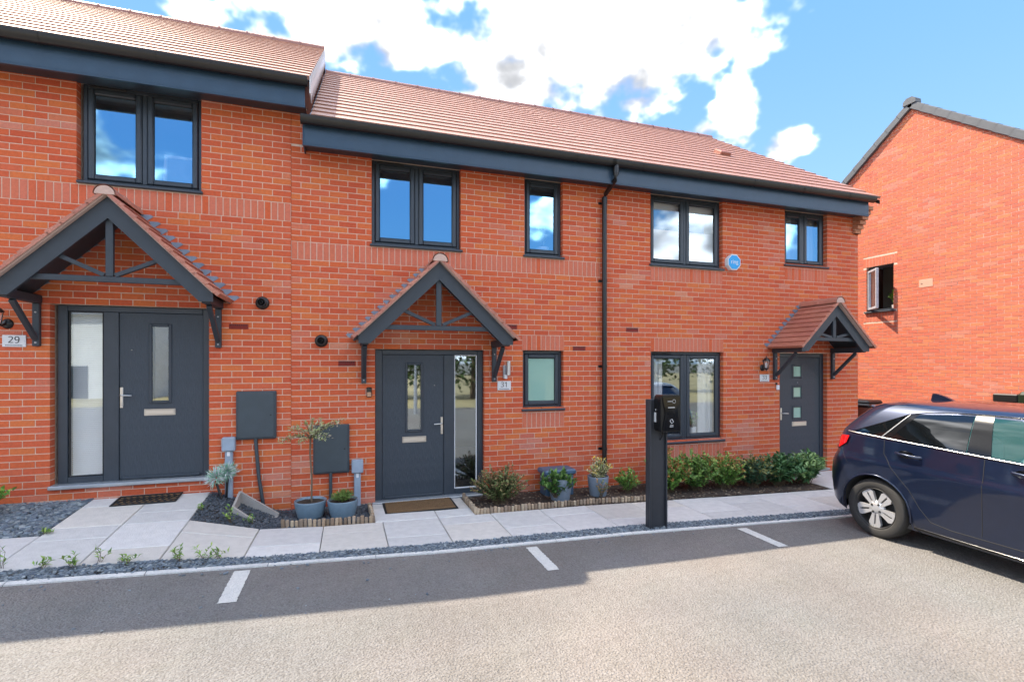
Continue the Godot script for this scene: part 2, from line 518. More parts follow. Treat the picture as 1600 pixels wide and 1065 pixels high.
func window(house: Node3D, x0: float, x1: float, y0: float, y1: float, panes: int, m: Material = null, vent := true) -> Node3D:
	var zf := -0.075
	var f := MB.new()
	bars(f, x0, x1, y0, y1, 0.042, zf - 0.07, zf)
	var w := (x1 - x0 - 0.084 - (panes - 1) * 0.05) / panes
	for i in panes - 1:
		var xm := x0 + 0.042 + (i + 1) * w + i * 0.05
		f.cbox(Vector3(xm, y0 + 0.042, zf - 0.07), Vector3(xm + 0.05, y1 - 0.042, zf), 0.006)
	var o := part(house, "window", f, M.upvc)
	for i in panes:
		var a := x0 + 0.042 + i * (w + 0.05) + 0.003
		var d := a + w - 0.006
		var s := MB.new()
		bars(s, a, d, y0 + 0.045, y1 - 0.045, 0.06, zf - 0.05, zf + 0.014, 0.012)
		part(o, "sash", s, M.upvc)
		var bead := MB.new()
		bars(bead, a + 0.058, d - 0.058, y0 + 0.103, y1 - 0.103, 0.008, zf - 0.03, zf - 0.006, 0.002)
		part(o, "glazing_bead", bead, M.dark_gap)
		glazing(o, a + 0.06, d - 0.06, y0 + 0.105, y1 - 0.105, zf - 0.016, m if m else M.pane)
	if vent:
		var v := MB.new()
		v.cbox(Vector3(x0 + 0.07, y1 - 0.034, zf), Vector3(x0 + 0.42, y1 - 0.016, zf + 0.016), 0.004)
		part(o, "trickle_vent", v, M.dark_gap)
	var sl := MB.new()
	sl.cbox(Vector3(x0 - 0.025, y0 - 0.034, zf - 0.02), Vector3(x1 + 0.025, y0 - 0.002, 0.035), 0.008)
	part(o, "sill", sl, M.upvc)
	return o
# frame x0..x1, leaf l0..l1, optional sidelight s0..s1 (glass); glasses: [x0, x1, y0, y1]
func door(house: Node3D, x0: float, x1: float, y0: float, y1: float, l0: float, l1: float, side: Array, glasses: Array, letter: Array, knob_x: float, knob_dir: float, spy: Vector2, handle_y: float, plate: Array):
	var zf := -0.075
	var f := MB.new()
	f.cbox(Vector3(x0, y0, zf - 0.08), Vector3(minf(l0, side[0] - 0.01) if side else l0, y1, zf), 0.006)
	f.cbox(Vector3(maxf(l1, side[1] + 0.01) if side else l1, y0, zf - 0.08), Vector3(x1, y1, zf), 0.006)
	var fx0: float = minf(l0, side[0] - 0.01) if side else l0
	var fx1: float = maxf(l1, side[1] + 0.01) if side else l1
	f.cbox(Vector3(fx0, y1 - 0.065, zf - 0.08), Vector3(fx1, y1, zf), 0.006)
	if side:
		var a: float = l1 if side[0] > l1 else side[1]
		var d: float = side[0] if side[0] > l1 else l0
		f.cbox(Vector3(a, y0, zf - 0.08), Vector3(d, y1 - 0.065, zf), 0.006)
		var sb: float = side[2]
		f.cbox(Vector3(side[0] - (0.01 if side[0] < l0 else 0.0), y0, zf - 0.08), Vector3(side[1] + (0.01 if side[0] > l1 else 0.0), sb, zf), 0.006)
	var o := part(house, "door", f, M.upvc)
	if side:
		var bd := MB.new()
		bars(bd, side[0], side[1], side[2], y1 - 0.065, 0.012, zf - 0.05, zf - 0.008, 0.003)
		part(o, "glazing_bead", bd, side[3])
		glazing(o, side[0] + 0.01, side[1] - 0.01, side[2] + 0.01, y1 - 0.075, zf - 0.02, M.pane)
	var lf := MB.new()
	var zl := zf - 0.016
	# leaf as strips round its glass openings
	var gx0: float = glasses[0][0]; var gx1: float = glasses[0][1]
	lf.box(Vector3(l0 + 0.004, y0 + 0.02, zl - 0.05), Vector3(gx0, y1 - 0.069, zl))
	lf.box(Vector3(gx1, y0 + 0.02, zl - 0.05), Vector3(l1 - 0.004, y1 - 0.069, zl))
	var yy := y0 + 0.02
	var gs := glasses.duplicate(); gs.reverse()
	for g in gs:
		lf.box(Vector3(gx0, yy, zl - 0.05), Vector3(gx1, g[2], zl)); yy = g[3]
	lf.box(Vector3(gx0, yy, zl - 0.05), Vector3(gx1, y1 - 0.069, zl))
	part(o, "leaf", lf, M.door_skin)
	var gap := MB.new()
	gap.box(Vector3(l0, y0 + 0.01, zf - 0.07), Vector3(l1, y1 - 0.066, zf - 0.068))
	part(o, "rebate", gap, M.dark_gap)
	for g in glasses:
		var t := MB.new()
		bars(t, g[0] - 0.03, g[1] + 0.03, g[2] - 0.03, g[3] + 0.03, 0.034, zl - 0.01, zl + 0.014, 0.008)
		part(o, "glass_surround", t, M.upvc)
		glazing(o, g[0], g[1], g[2], g[3], zl - 0.004, M.obscure if glasses.size() > 1 else M.pane)
		if glasses.size() == 1:
			var bk := MB.new()
			bk.quad(Vector3(g[0], g[2], zl - 0.046), Vector3(g[1], g[2], zl - 0.046), Vector3(g[1], g[3], zl - 0.046), Vector3(g[0], g[3], zl - 0.046))
			part(o, "added_mirror", bk, M.mirror_back)  # mirror sheet added behind the door glass to brighten its reflection
	var lp := MB.new()
	lp.cbox(Vector3(letter[0], letter[2], zl), Vector3(letter[1], letter[3], zl + 0.008), 0.004)
	lp.cbox(Vector3(letter[0] + 0.012, letter[2] + 0.014, zl + 0.008), Vector3(letter[1] - 0.012, letter[3] - 0.01, zl + 0.016), 0.006)
	part(o, "letter_plate", lp, M.chrome)
	var h := MB.new()
	h.cbox(Vector3(plate[0], plate[1], zl), Vector3(plate[0] + 0.034, plate[2], zl + 0.012), 0.008)
	h.tube([Vector3(plate[0] + 0.017, handle_y, zl), Vector3(plate[0] + 0.017, handle_y, zl + 0.05), Vector3(plate[0] + 0.017 + knob_dir * 0.03, handle_y, zl + 0.06), Vector3(plate[0] + 0.017 + knob_dir * 0.115, handle_y - 0.004, zl + 0.055)], 0.0095, 8)
	h.cbox(Vector3(plate[0] + 0.009, plate[1] + 0.03, zl + 0.012), Vector3(plate[0] + 0.025, plate[1] + 0.062, zl + 0.018), 0.004)
	part(o, "handle", h, M.chrome)
	var sp := MB.new()
	sp.lathe([Vector2(0.0, 0.01), Vector2(0.007, 0.01), Vector2(0.009, 0.0)], 10, Transform3D(Basis(Vector3.RIGHT, PI / 2), Vector3(spy.x, spy.y, zl)))
	part(o, "spyhole", sp, M.chrome)
	var th := MB.new()
	th.cbox(Vector3(x0 - 0.04, y0 - 0.03, zf - 0.09), Vector3(x1 + 0.02, y0 + 0.012, 0.05), 0.008)
	part(o, "threshold", th, M.threshold)
	var wb := MB.new()
	wb.cbox(Vector3(l0 + 0.03, y0 + 0.018, zl), Vector3(l1 - 0.03, y0 + 0.05, zl + 0.022), 0.008)
	part(o, "weather_bar", wb, M.upvc)

# ---------------------------------------------------------------- roof
var tile_meshes := []
func tile_variants():
	var tones := [[0.41, 0.20, 0.148], [0.415, 0.205, 0.15], [0.40, 0.195, 0.145], [0.42, 0.21, 0.155], [0.405, 0.198, 0.147], [0.412, 0.20, 0.146], [0.48, 0.185, 0.125], [0.52, 0.21, 0.145], [0.46, 0.17, 0.12]]
	for t in tones:
		var b := MB.new()
		b.col = Color(t[0], t[1], t[2])
		# unit: x 0..1 across, z 0 (lower edge) .. 1 (upper edge), y up from the bearing plane
		b.quad(Vector3(0, 1, 0), Vector3(1, 1, 0), Vector3(1, 0.55, -1), Vector3(0, 0.55, -1))
		b.quad(Vector3(0, -0.1, 0), Vector3(1, -0.1, 0), Vector3(1, 1, 0), Vector3(0, 1, 0))
		b.quad(Vector3(0, -0.1, -1), Vector3(0, -0.1, 0), Vector3(0, 1, 0), Vector3(0, 0.55, -1))
		b.quad(Vector3(1, -0.1, 0), Vector3(1, -0.1, -1), Vector3(1, 0.55, -1), Vector3(1, 1, 0))
		tile_meshes.append([b, b.mesh()])
# slope from eave (world, left lower corner) along ex (unit) and up the slope es (unit)
func tiled(parent: Node3D, eave: Vector3, ex: Vector3, es: Vector3, width: float, length: float, gauge: float, tw: float, thick: float, called := "tile", cut = null, seed_ := 5):
	var r := RandomNumberGenerator.new()
	r.seed = seed_
	var up := es.cross(ex) * -1.0
	up = ex.cross(es)
	var rows := int(round(length / gauge))
	for j in rows:
		var a := 0.0
		var first := true
		var lim := [0.0, width]
		if cut != null: lim = cut.call(j * gauge)
		a = lim[0]
		while a < lim[1] - 0.02:
			var w := tw
			if first and j % 2: w = tw / 2.0
			first = false
			var d := minf(a + w, lim[1])
			if lim[1] - d < 0.05: d = lim[1]
			var bs := Basis(ex * (d - a - 0.0012), up * (thick + r.randf_range(-0.0006, 0.0006)), -es * (gauge * 1.12))
			var o := MeshInstance3D.new()
			o.mesh = tile_meshes[(6 + r.randi() % 3) if gauge < 0.2 else r.randi() % 6][1]
			o.material_override = M.roof_tile
			o.name = called
			parent.add_child(o, true)
			o.transform = Transform3D(bs, eave + ex * (a + 0.0006) + es * (j * gauge) + up * r.randf_range(0, 0.0004))
			a = d
func ridge(parent: Node3D, a: Vector3, b: Vector3, rad: float, drop: float, m: Material, tone := Color(0.26, 0.085, 0.06)):
	var n := maxi(1, roundi(a.distance_to(b) / 0.45))
	var ex := (b - a).normalized()
	var side := ex.cross(Vector3.UP).normalized()
	for i in n:
		var t := MB.new()
		t.col = tone
		var g := []
		for e in [0.0, 0.06, 0.061, 1.0]:
			var rr := rad + (0.008 if e < 0.0605 else 0.0)
			var row := []
			for k in 9:
				var an := PI * k / 8.0
				row.append(a.lerp(b, (i + e * 0.995) / n) + side * (cos(an) * rr) + Vector3.UP * (sin(an) * rr - drop))
			g.append(row)
		t.grid(g)
		part(parent, "ridge_tile", t, m)

# gable roof over one house: eave line at height ey, ridge at (ry, rz)
func house_roof(house: Node3D, x0: float, x1: float, ey: float, ry: float, rz: float, seed_: int, tw := 0.33) -> Node3D:
	var ez := 0.36
	var es := Vector3(0, ry - ey, rz - ez)
	var length := es.length()
	es = es.normalized()
	var back := Vector3(0, ey, 2.0 * rz - ez)
	var b := MB.new()
	var u := -0.03
	b.quad(Vector3(x0, ey + u, ez), Vector3(x1, ey + u, ez), Vector3(x1, ry + u, rz), Vector3(x0, ry + u, rz))
	b.quad(Vector3(x1, ey, back.z), Vector3(x0, ey, back.z), Vector3(x0, ry, rz), Vector3(x1, ry, rz))
	b.quad(Vector3(x0, ey - 0.1, ez), Vector3(x0, ey + u, ez), Vector3(x0, ry + u, rz), Vector3(x0, ry - 0.15, rz))
	b.quad(Vector3(x1, ey + u, ez), Vector3(x1, ey - 0.1, ez), Vector3(x1, ry - 0.15, rz), Vector3(x1, ry + u, rz))
	var o := part(house, "roof", b, M.felt)
	tiled(o, Vector3(x0, ey, ez), Vector3.RIGHT, es, x1 - x0, length - 0.06, length / 17.0, tw, 0.042, "tile", null, seed_)
	ridge(o, Vector3(x0, ry + 0.02, rz), Vector3(x1, ry + 0.02, rz), 0.11, 0.055, M.roof_tile, Color(0.30, 0.125, 0.095))
	return o
func eaves(house: Node3D, x0: float, x1: float, y: float, boxed_left := false):
	var f := MB.new()
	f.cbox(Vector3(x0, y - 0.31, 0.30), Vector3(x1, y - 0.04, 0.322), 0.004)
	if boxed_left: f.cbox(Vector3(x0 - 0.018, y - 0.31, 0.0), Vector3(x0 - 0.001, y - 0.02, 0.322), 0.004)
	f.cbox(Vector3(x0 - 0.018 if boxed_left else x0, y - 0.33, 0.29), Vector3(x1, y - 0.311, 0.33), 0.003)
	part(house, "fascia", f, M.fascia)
	var s := MB.new()
	s.box(Vector3(x0, y - 0.262, -0.02), Vector3(x1, y - 0.25, 0.299))
	part(house, "soffit", s, M.upvc)
	# half-round gutter
	var g := MB.new()
	var rows := []
	for q in [[0.062, 0.0], [0.057, 1.0]]: pass
	for x in [x0 - 0.03, x1 + 0.03]:
		var row := []
		for k in 11:
			var a := PI + PI * k / 10.0
			row.append(Vector3(x, y - 0.02 + sin(a) * 0.085, 0.388 + cos(a) * 0.064))
		row.append(Vector3(x, y - 0.012, 0.456)); row.append(Vector3(x, y - 0.012, 0.448))
		for k in 11:
			var a := TAU - PI * k / 10.0
			row.append(Vector3(x, y - 0.02 + sin(a) * 0.078, 0.388 + cos(a) * 0.058))
		rows.append(row)
	g.grid([rows[1], rows[0]], true)
	for x in [x0 - 0.03, x1 + 0.03]:
		var pl := PackedVector2Array()
		for k in 11:
			var a := PI + PI * k / 10.0
			pl.append(Vector2(0.388 + cos(a) * 0.064, y - 0.02 + sin(a) * 0.085))
		g.prism(pl, -0.004, 0.004, Transform3D(Basis(Vector3(0, 0, 1), Vector3(0, 1, 0), Vector3(-1, 0, 0)), Vector3(x, 0, 0)))
	var gt := part(house, "gutter", g, M.gutter)
	var x := x0 + 0.5
	while x < x1:
		var c := MB.new()
		var rws := []
		for xx in [x - 0.022, x + 0.022]:
			var row := []
			for k in 9:
				var a := PI + PI * k / 8.0
				row.append(Vector3(xx, y - 0.02 + sin(a) * 0.091, 0.388 + cos(a) * 0.07))
			rws.append(row)
		c.grid([rws[1], rws[0]])
		part(gt, "gutter_clip", c, M.gutter)
		x += 1.03

# ---------------------------------------------------------------- door canopy
# cx centre, half width hw at eaves, eave height ye, apex ya, depth dp
func canopy(house: Node3D, cx: float, hw: float, ye: float, ya: float, dp: float, y_br: float, seed_: int):
	var slope := Vector2(hw, ya - ye)
	var ln := slope.length()
	var base := MB.new()
	# boarding under the tiles, both pitches
	for s in [-1.0, 1.0]:
		var e := Vector3(cx + s * hw, ye, 0); var a := Vector3(cx, ya, 0)
		var z := Vector3(0, 0, dp)
		var dn := Vector3(0, -0.03, 0)
		var q := [e, e + z, a + z, a]
		if s < 0: q = [e + z, e, a, a + z]
		base.quad(q[0], q[1], q[2], q[3])
		base.quad(q[3] + dn, q[2] + dn, q[1] + dn, q[0] + dn)
		base.quad(e + dn + z, e + z, a + z, a + dn + z) if s < 0 else base.quad(e + z, e + dn + z, a + dn + z, a + z)
	var cn := part(house, "canopy", base, M.timber_paint)
	# tiles on both pitches: few courses, visible lower edges and a stepped verge
	for s in [-1.0, 1.0]:
		var es := Vector3(-s * slope.x, slope.y, 0).normalized()
		var ex := Vector3(0, 0, 1) if s > 0 else Vector3(0, 0, -1)
		ex = Vector3(0, 0, -s)
		var at := Vector3(cx + s * (hw + 0.05), ye - 0.035, 0.0 if s < 0 else dp + 0.075)
		if s < 0: at.z = 0.0
		tiled(cn, at + ex.cross(es) * 0.008, ex, es, dp + 0.075, ln + 0.03, (ln + 0.03) / 9.0, 0.33, 0.042, "tile", null, seed_ + int(s))
	ridge(cn, Vector3(cx, ya + 0.015, 0.0), Vector3(cx, ya + 0.02, dp + 0.085), 0.10, 0.015, M.roof_tile, Color(0.50, 0.20, 0.14))
	var bedding := MB.new()
	var half := PackedVector2Array()
	for k in 13: half.append(Vector2(cx + cos(PI * k / 12.0) * 0.088, ya + 0.005 + sin(PI * k / 12.0) * 0.088))
	bedding.prism(half, dp + 0.03, dp + 0.078)
	for s in [-1.0, 1.0]:
		var o2 := Vector2(s * slope.y, slope.x).normalized()
		var e0 := Vector2(cx + s * hw, ye); var e1 := Vector2(cx, ya)
		bedding.prism(PackedVector2Array([e0 + o2 * 0.004, e0 + o2 * 0.026, e1 + o2 * 0.026, e1 + o2 * 0.004]), dp - 0.02, dp + 0.055)
	part(cn, "mortar_bedding", bedding, M.bedding)
	# bargeboards: one pair of raking boards with square feet
	var bw := 0.155
	var up := Vector2(-slope.y, slope.x).normalized()
	for s in [-1.0, 1.0]:
		var bb := MB.new()
		var dr := Vector2(-s * slope.x, slope.y).normalized()
		var nn := Vector2(s * slope.y, slope.x).normalized()
		var foot := Vector2(cx + s * hw, ye)
		var top := Vector2(cx, ya)
		var vert := bw / maxf(0.2, slope.x / ln)
		var inner := top - Vector2(0, vert)
		var fl := foot - nn * bw
		var poly := PackedVector2Array([top, foot, foot + Vector2(0, -0.085), foot + Vector2(-s * 0.115, -0.085)])
		var p4 := foot + Vector2(-s * 0.135, -0.03)
		# meet the lower edge of the board
		var t := (p4.x - inner.x) / (fl.x - inner.x)
		poly.append(inner.lerp(fl, clampf(t, 0, 1.2)) + Vector2(-s * 0.0, 0))
		poly.append(inner)
		bb.prism(poly, dp - 0.028, dp + 0.006)
		part(cn, "bargeboard", bb, M.timber_paint)
		# eaves board along the side
		var eb := MB.new()
		var xe: float = cx + s * (hw - 0.03)
		eb.cbox(Vector3(minf(xe, xe - s * 0.09), ye - 0.10, 0.0), Vector3(maxf(xe, xe - s * 0.09), ye - 0.012, dp - 0.029), 0.006)
		part(cn, "eaves_board", eb, M.timber_paint)
		# gallows bracket: wall piece and raking strut
		var br := MB.new()
		var xb: float = cx + s * (hw - 0.08)
		br.cbox(Vector3(xb - 0.032, y_br, 0.0), Vector3(xb + 0.032, ye - 0.101, 0.05), 0.006)
		part(cn, "wall_bracket", br, M.timber_paint)
		var st := MB.new()
		var a3 := Vector3(xb, y_br + 0.08, 0.05); var b3 := Vector3(xb, ye - 0.11, dp * 0.72)
		var dz := (b3 - a3)
		st.cbox(Vector3(-0.026, 0, -0.022), Vector3(0.026, dz.length(), 0.022), 0.005, Transform3D(Basis(Vector3.RIGHT, atan2(dz.z, dz.y)), a3))
		part(cn, "strut", st, M.timber_paint)
		for yb in [y_br + 0.04, ye - 0.2]:
			var bolt := MB.new()
			bolt.lathe([Vector2(0, 0.007), Vector2(0.007, 0.006), Vector2(0.011, 0.0)], 8, Transform3D(Basis(Vector3.RIGHT, PI / 2), Vector3(xb, yb, 0.05)))
			part(cn, "bolt", bolt, M.steel)
		# raking brace of the truss
		var ty := ye + 0.115
		var k := 0.46
		var q0 := Vector2(cx, ty + 0.02); var q1 := Vector2(cx + s * hw * k, ya - (ya - ye) * k - vert * 0.8)
		var d2 := q1 - q0
		var rb := MB.new()
		rb.cbox(Vector3(-0.022, 0.05, dp - 0.07), Vector3(0.022, d2.length() + 0.03, dp - 0.031), 0.004, Transform3D(Basis(Vector3(0, 0, 1), atan2(-d2.x, d2.y)), Vector3(q0.x, q0.y, 0)))
		part(cn, "brace", rb, M.timber_paint)
	var ty := ye + 0.115
	var tb := MB.new()
	var hx := hw * (1.0 - (ty - ye + vert_of(slope, bw) * 0.6) / (ya - ye))
	tb.cbox(Vector3(cx - hx, ty - 0.03, dp - 0.068), Vector3(cx + hx, ty + 0.03, dp - 0.033), 0.004)
	part(cn, "tie_beam", tb, M.timber_paint)
	var kp := MB.new()
	kp.cbox(Vector3(cx - 0.034, ty + 0.031, dp - 0.074), Vector3(cx + 0.034, ya - vert_of(slope, bw) * 0.85, dp - 0.029), 0.004)
	part(cn, "king_post", kp, M.timber_paint)
	# stepped lead flashing against the wall
	for s in [-1.0, 1.0]:
		var k := 0
		var y := ye + 0.02
		while y < ya + 0.02:
			var f := MB.new()
			var x: float = cx + s * hw * (1.0 - (y - ye) / (ya - ye))
			var dx: float = hw / (ya - ye) * 0.075
			var p := PackedVector2Array([Vector2(x + s * 0.06, y - 0.055), Vector2(x + s * 0.165, y + 0.025), Vector2(x + s * (0.155 - dx * 0.2), y + 0.045), Vector2(x - s * 0.10, y + 0.045)])
			f.prism(p, 0.001, 0.004 + 0.0015 * (k % 3))
			part(cn, "flashing_step", f, M.lead)
			y += 0.075; k += 1
func vert_of(slope: Vector2, bw: float) -> float: return bw / maxf(0.2, slope.x / slope.length())

# ---------------------------------------------------------------- foliage
func leaf_mesh(long: float, wide: float) -> MB:
	var b := MB.new()
	var p := [Vector3(0, 0, 0), Vector3(-wide, long * 0.45, 0.15 * long), Vector3(0, long * 0.5, 0.05 * long), Vector3(wide, long * 0.45, 0.15 * long), Vector3(0, long, -0.12 * long)]
	b.tri(p[0], p[2], p[1]); b.tri(p[0], p[3], p[2]); b.tri(p[1], p[2], p[4]); b.tri(p[2], p[3], p[4])
	return b
# leaves along curved shoots that spring from a base and fill an ellipsoid
func shrub(parent: Node3D, base: Vector3, size: Vector3, shoots: int, per: int, leaf: Vector2, cols: Array, seed_: int, tips: Array = [], upright := 0.5, stem_r := 0.004):
	var r := RandomNumberGenerator.new()
	r.seed = seed_
	var lm := leaf_mesh(leaf.x, leaf.y)
	var f := MB.new(); var st := MB.new()
	st.col = Color(0.9, 0.9, 0.8)
	for i in shoots:
		var a := r.randf() * TAU
		var q := sqrt(r.randf())
		var hgt := (1.0 - 0.45 * q * q) * r.randf_range(0.6, 1.05)
		var tip := base + Vector3(cos(a) * q * size.x, hgt * size.y, sin(a) * q * size.z)
		var mid := base + Vector3(cos(a) * q * size.x * 0.55, hgt * size.y * 0.6, sin(a) * q * size.z * 0.55) + Vector3(r.randf_range(-0.03, 0.03), 0.02, r.randf_range(-0.03, 0.03))
		var b0 := base + Vector3(r.randf_range(-0.2, 0.2) * size.x, 0, r.randf_range(-0.2, 0.2) * size.z)
		st.tube([b0, mid, tip], [stem_r, stem_r * 0.8, stem_r * 0.4], 4, false)
		for k in per:
			var t := (k + 0.6 + r.randf() * 0.5) / per
			t = 0.18 + 0.82 * t
			var p := b0.lerp(mid, t).lerp(mid.lerp(tip, t), t)
			var out := Vector3(r.randf_range(-1, 1), r.randf_range(-0.35, 0.7) + upright * t, r.randf_range(-1, 1)).normalized()
			var sd := out.cross(Vector3(r.randf_range(-0.4, 0.4), 1, r.randf_range(-0.4, 0.4))).normalized()
			var sc := r.randf_range(0.65, 1.2)
			var bs := Basis(sd, out, sd.cross(out)).scaled(Vector3.ONE * sc)
			var cc: Array = cols[r.randi() % cols.size()]
			if tips and t > 0.8 and r.randf() < 0.65: cc = tips[r.randi() % tips.size()]
			var v := r.randf_range(0.95, 1.45)
			f.add(lm, Transform3D(bs, p), Color(cc[0] * v, cc[1] * v, cc[2] * v))
	part(parent, "stems", st, M.bark)
	part(parent, "foliage", f, M.leaf)
func pot(parent: Node3D, at: Vector3, r: float, h: float, m: Material, flare := 0.72):
	var b := MB.new()
	b.lathe([Vector2(0.001, 0), Vector2(r * flare, 0), Vector2(r * (flare + 0.06), 0.01), Vector2(r * 0.93, h * 0.55), Vector2(r * 0.985, h * 0.86), Vector2(r, h * 0.97), Vector2(r * 0.985, h), Vector2(r * 0.93, h), Vector2(r * 0.9, h * 0.9), Vector2(r * 0.85, h * 0.84)], 32, Transform3D(Basis(), at))
	part(parent, "pot", b, m)
	var s := MB.new()
	var rows := []
	for k in 4:
		var row := []
		for j in 20:
			var a := TAU * j / 20
			row.append(at + Vector3(cos(a) * r * 0.88 * (3 - k) / 3.0, h * 0.87 + 0.02 * sin(k * 2.0 + j * 1.7) * (1 if k > 0 else 0), -sin(a) * r * 0.88 * (3 - k) / 3.0))
		rows.append(row)
	s.grid(rows, true)
	part(parent, "compost", s, M.soil)

# ---------------------------------------------------------------- the terrace
func interior(house: Node3D, x0: float, x1: float, y0: float, y1: float, floor2: float):
	var b := MB.new()
	b.box(Vector3(x0, y0, -4.2), Vector3(x1, y1, -4.1))
	b.box(Vector3(x0, y0, -4.1), Vector3(x0 + 0.08, y1, -0.30))
	b.box(Vector3(x1 - 0.08, y0, -4.1), Vector3(x1, y1, -0.30))
	b.box(Vector3(x0 + 0.08, floor2 - 0.25, -4.1), Vector3(x1 - 0.08, floor2, -0.30))
	b.box(Vector3(x0 + 0.08, y1 - 0.1, -4.1), Vector3(x1 - 0.08, y1 + 0.1, -0.30))
	part(house, "inner_wall", b, M.interior_wall)
	var f := MB.new()
	f.box(Vector3(x0 + 0.08, y0 - 0.1, -4.1), Vector3(x1 - 0.08, y0, -0.30))
	part(house, "floor", f, M.interior_floor)
func shell(house: Node3D, x0: float, x1: float, y0: float, ey: float, ry: float, rz: float, left: bool, right: bool):
	var zb := 2.0 * rz
	var b := MB.new()
	b.box(Vector3(x0, y0, zb), Vector3(x1, ey - 0.2, zb + 0.25))
	for s in [[left, x0, x0 + 0.25], [right, x1 - 0.25, x1]]:
		if not s[0]: continue
		var e := ey - 0.35
		b.prism(PackedVector2Array([Vector2(zb + 0.25, y0), Vector2(-0.12, y0), Vector2(-0.12, e), Vector2(rz, ry - 0.12), Vector2(zb + 0.25, e)]), s[1], s[2], Transform3D(Basis(Vector3(0, 0, 1), Vector3(0, 1, 0), Vector3(1, 0, 0)), Vector3.ZERO))
	part(house, "outer_wall", b, M.brick_plain)

func blinds(house: Node3D, x0: float, x1: float, y0: float, y1: float, z: float, called := "blind"):
	var b := MB.new()
	var y := y0
	while y < y1:
		b.box(Vector3(x0, 0, -0.012), Vector3(x1, 0.002, 0.012), Transform3D(Basis(Vector3.RIGHT, 0.85), Vector3(0, y, z)))
		y += 0.022
	part(house, called, b, M.blind)
func curtain(parent: Node3D, x0: float, x1: float, y0: float, y1: float, z: float, m: Material):
	var g := []
	for y in [y0, y1]:
		var row := []
		for k in 41:
			var t := k / 40.0
			row.append(Vector3(lerpf(x0, x1, t), y, z + 0.02 * sin(t * 43.0) + 0.012 * sin(t * 17.0 + 1.0)))
		g.append(row)
	var b := MB.new()
	b.grid(g)
	part(parent, "curtain", b, m)

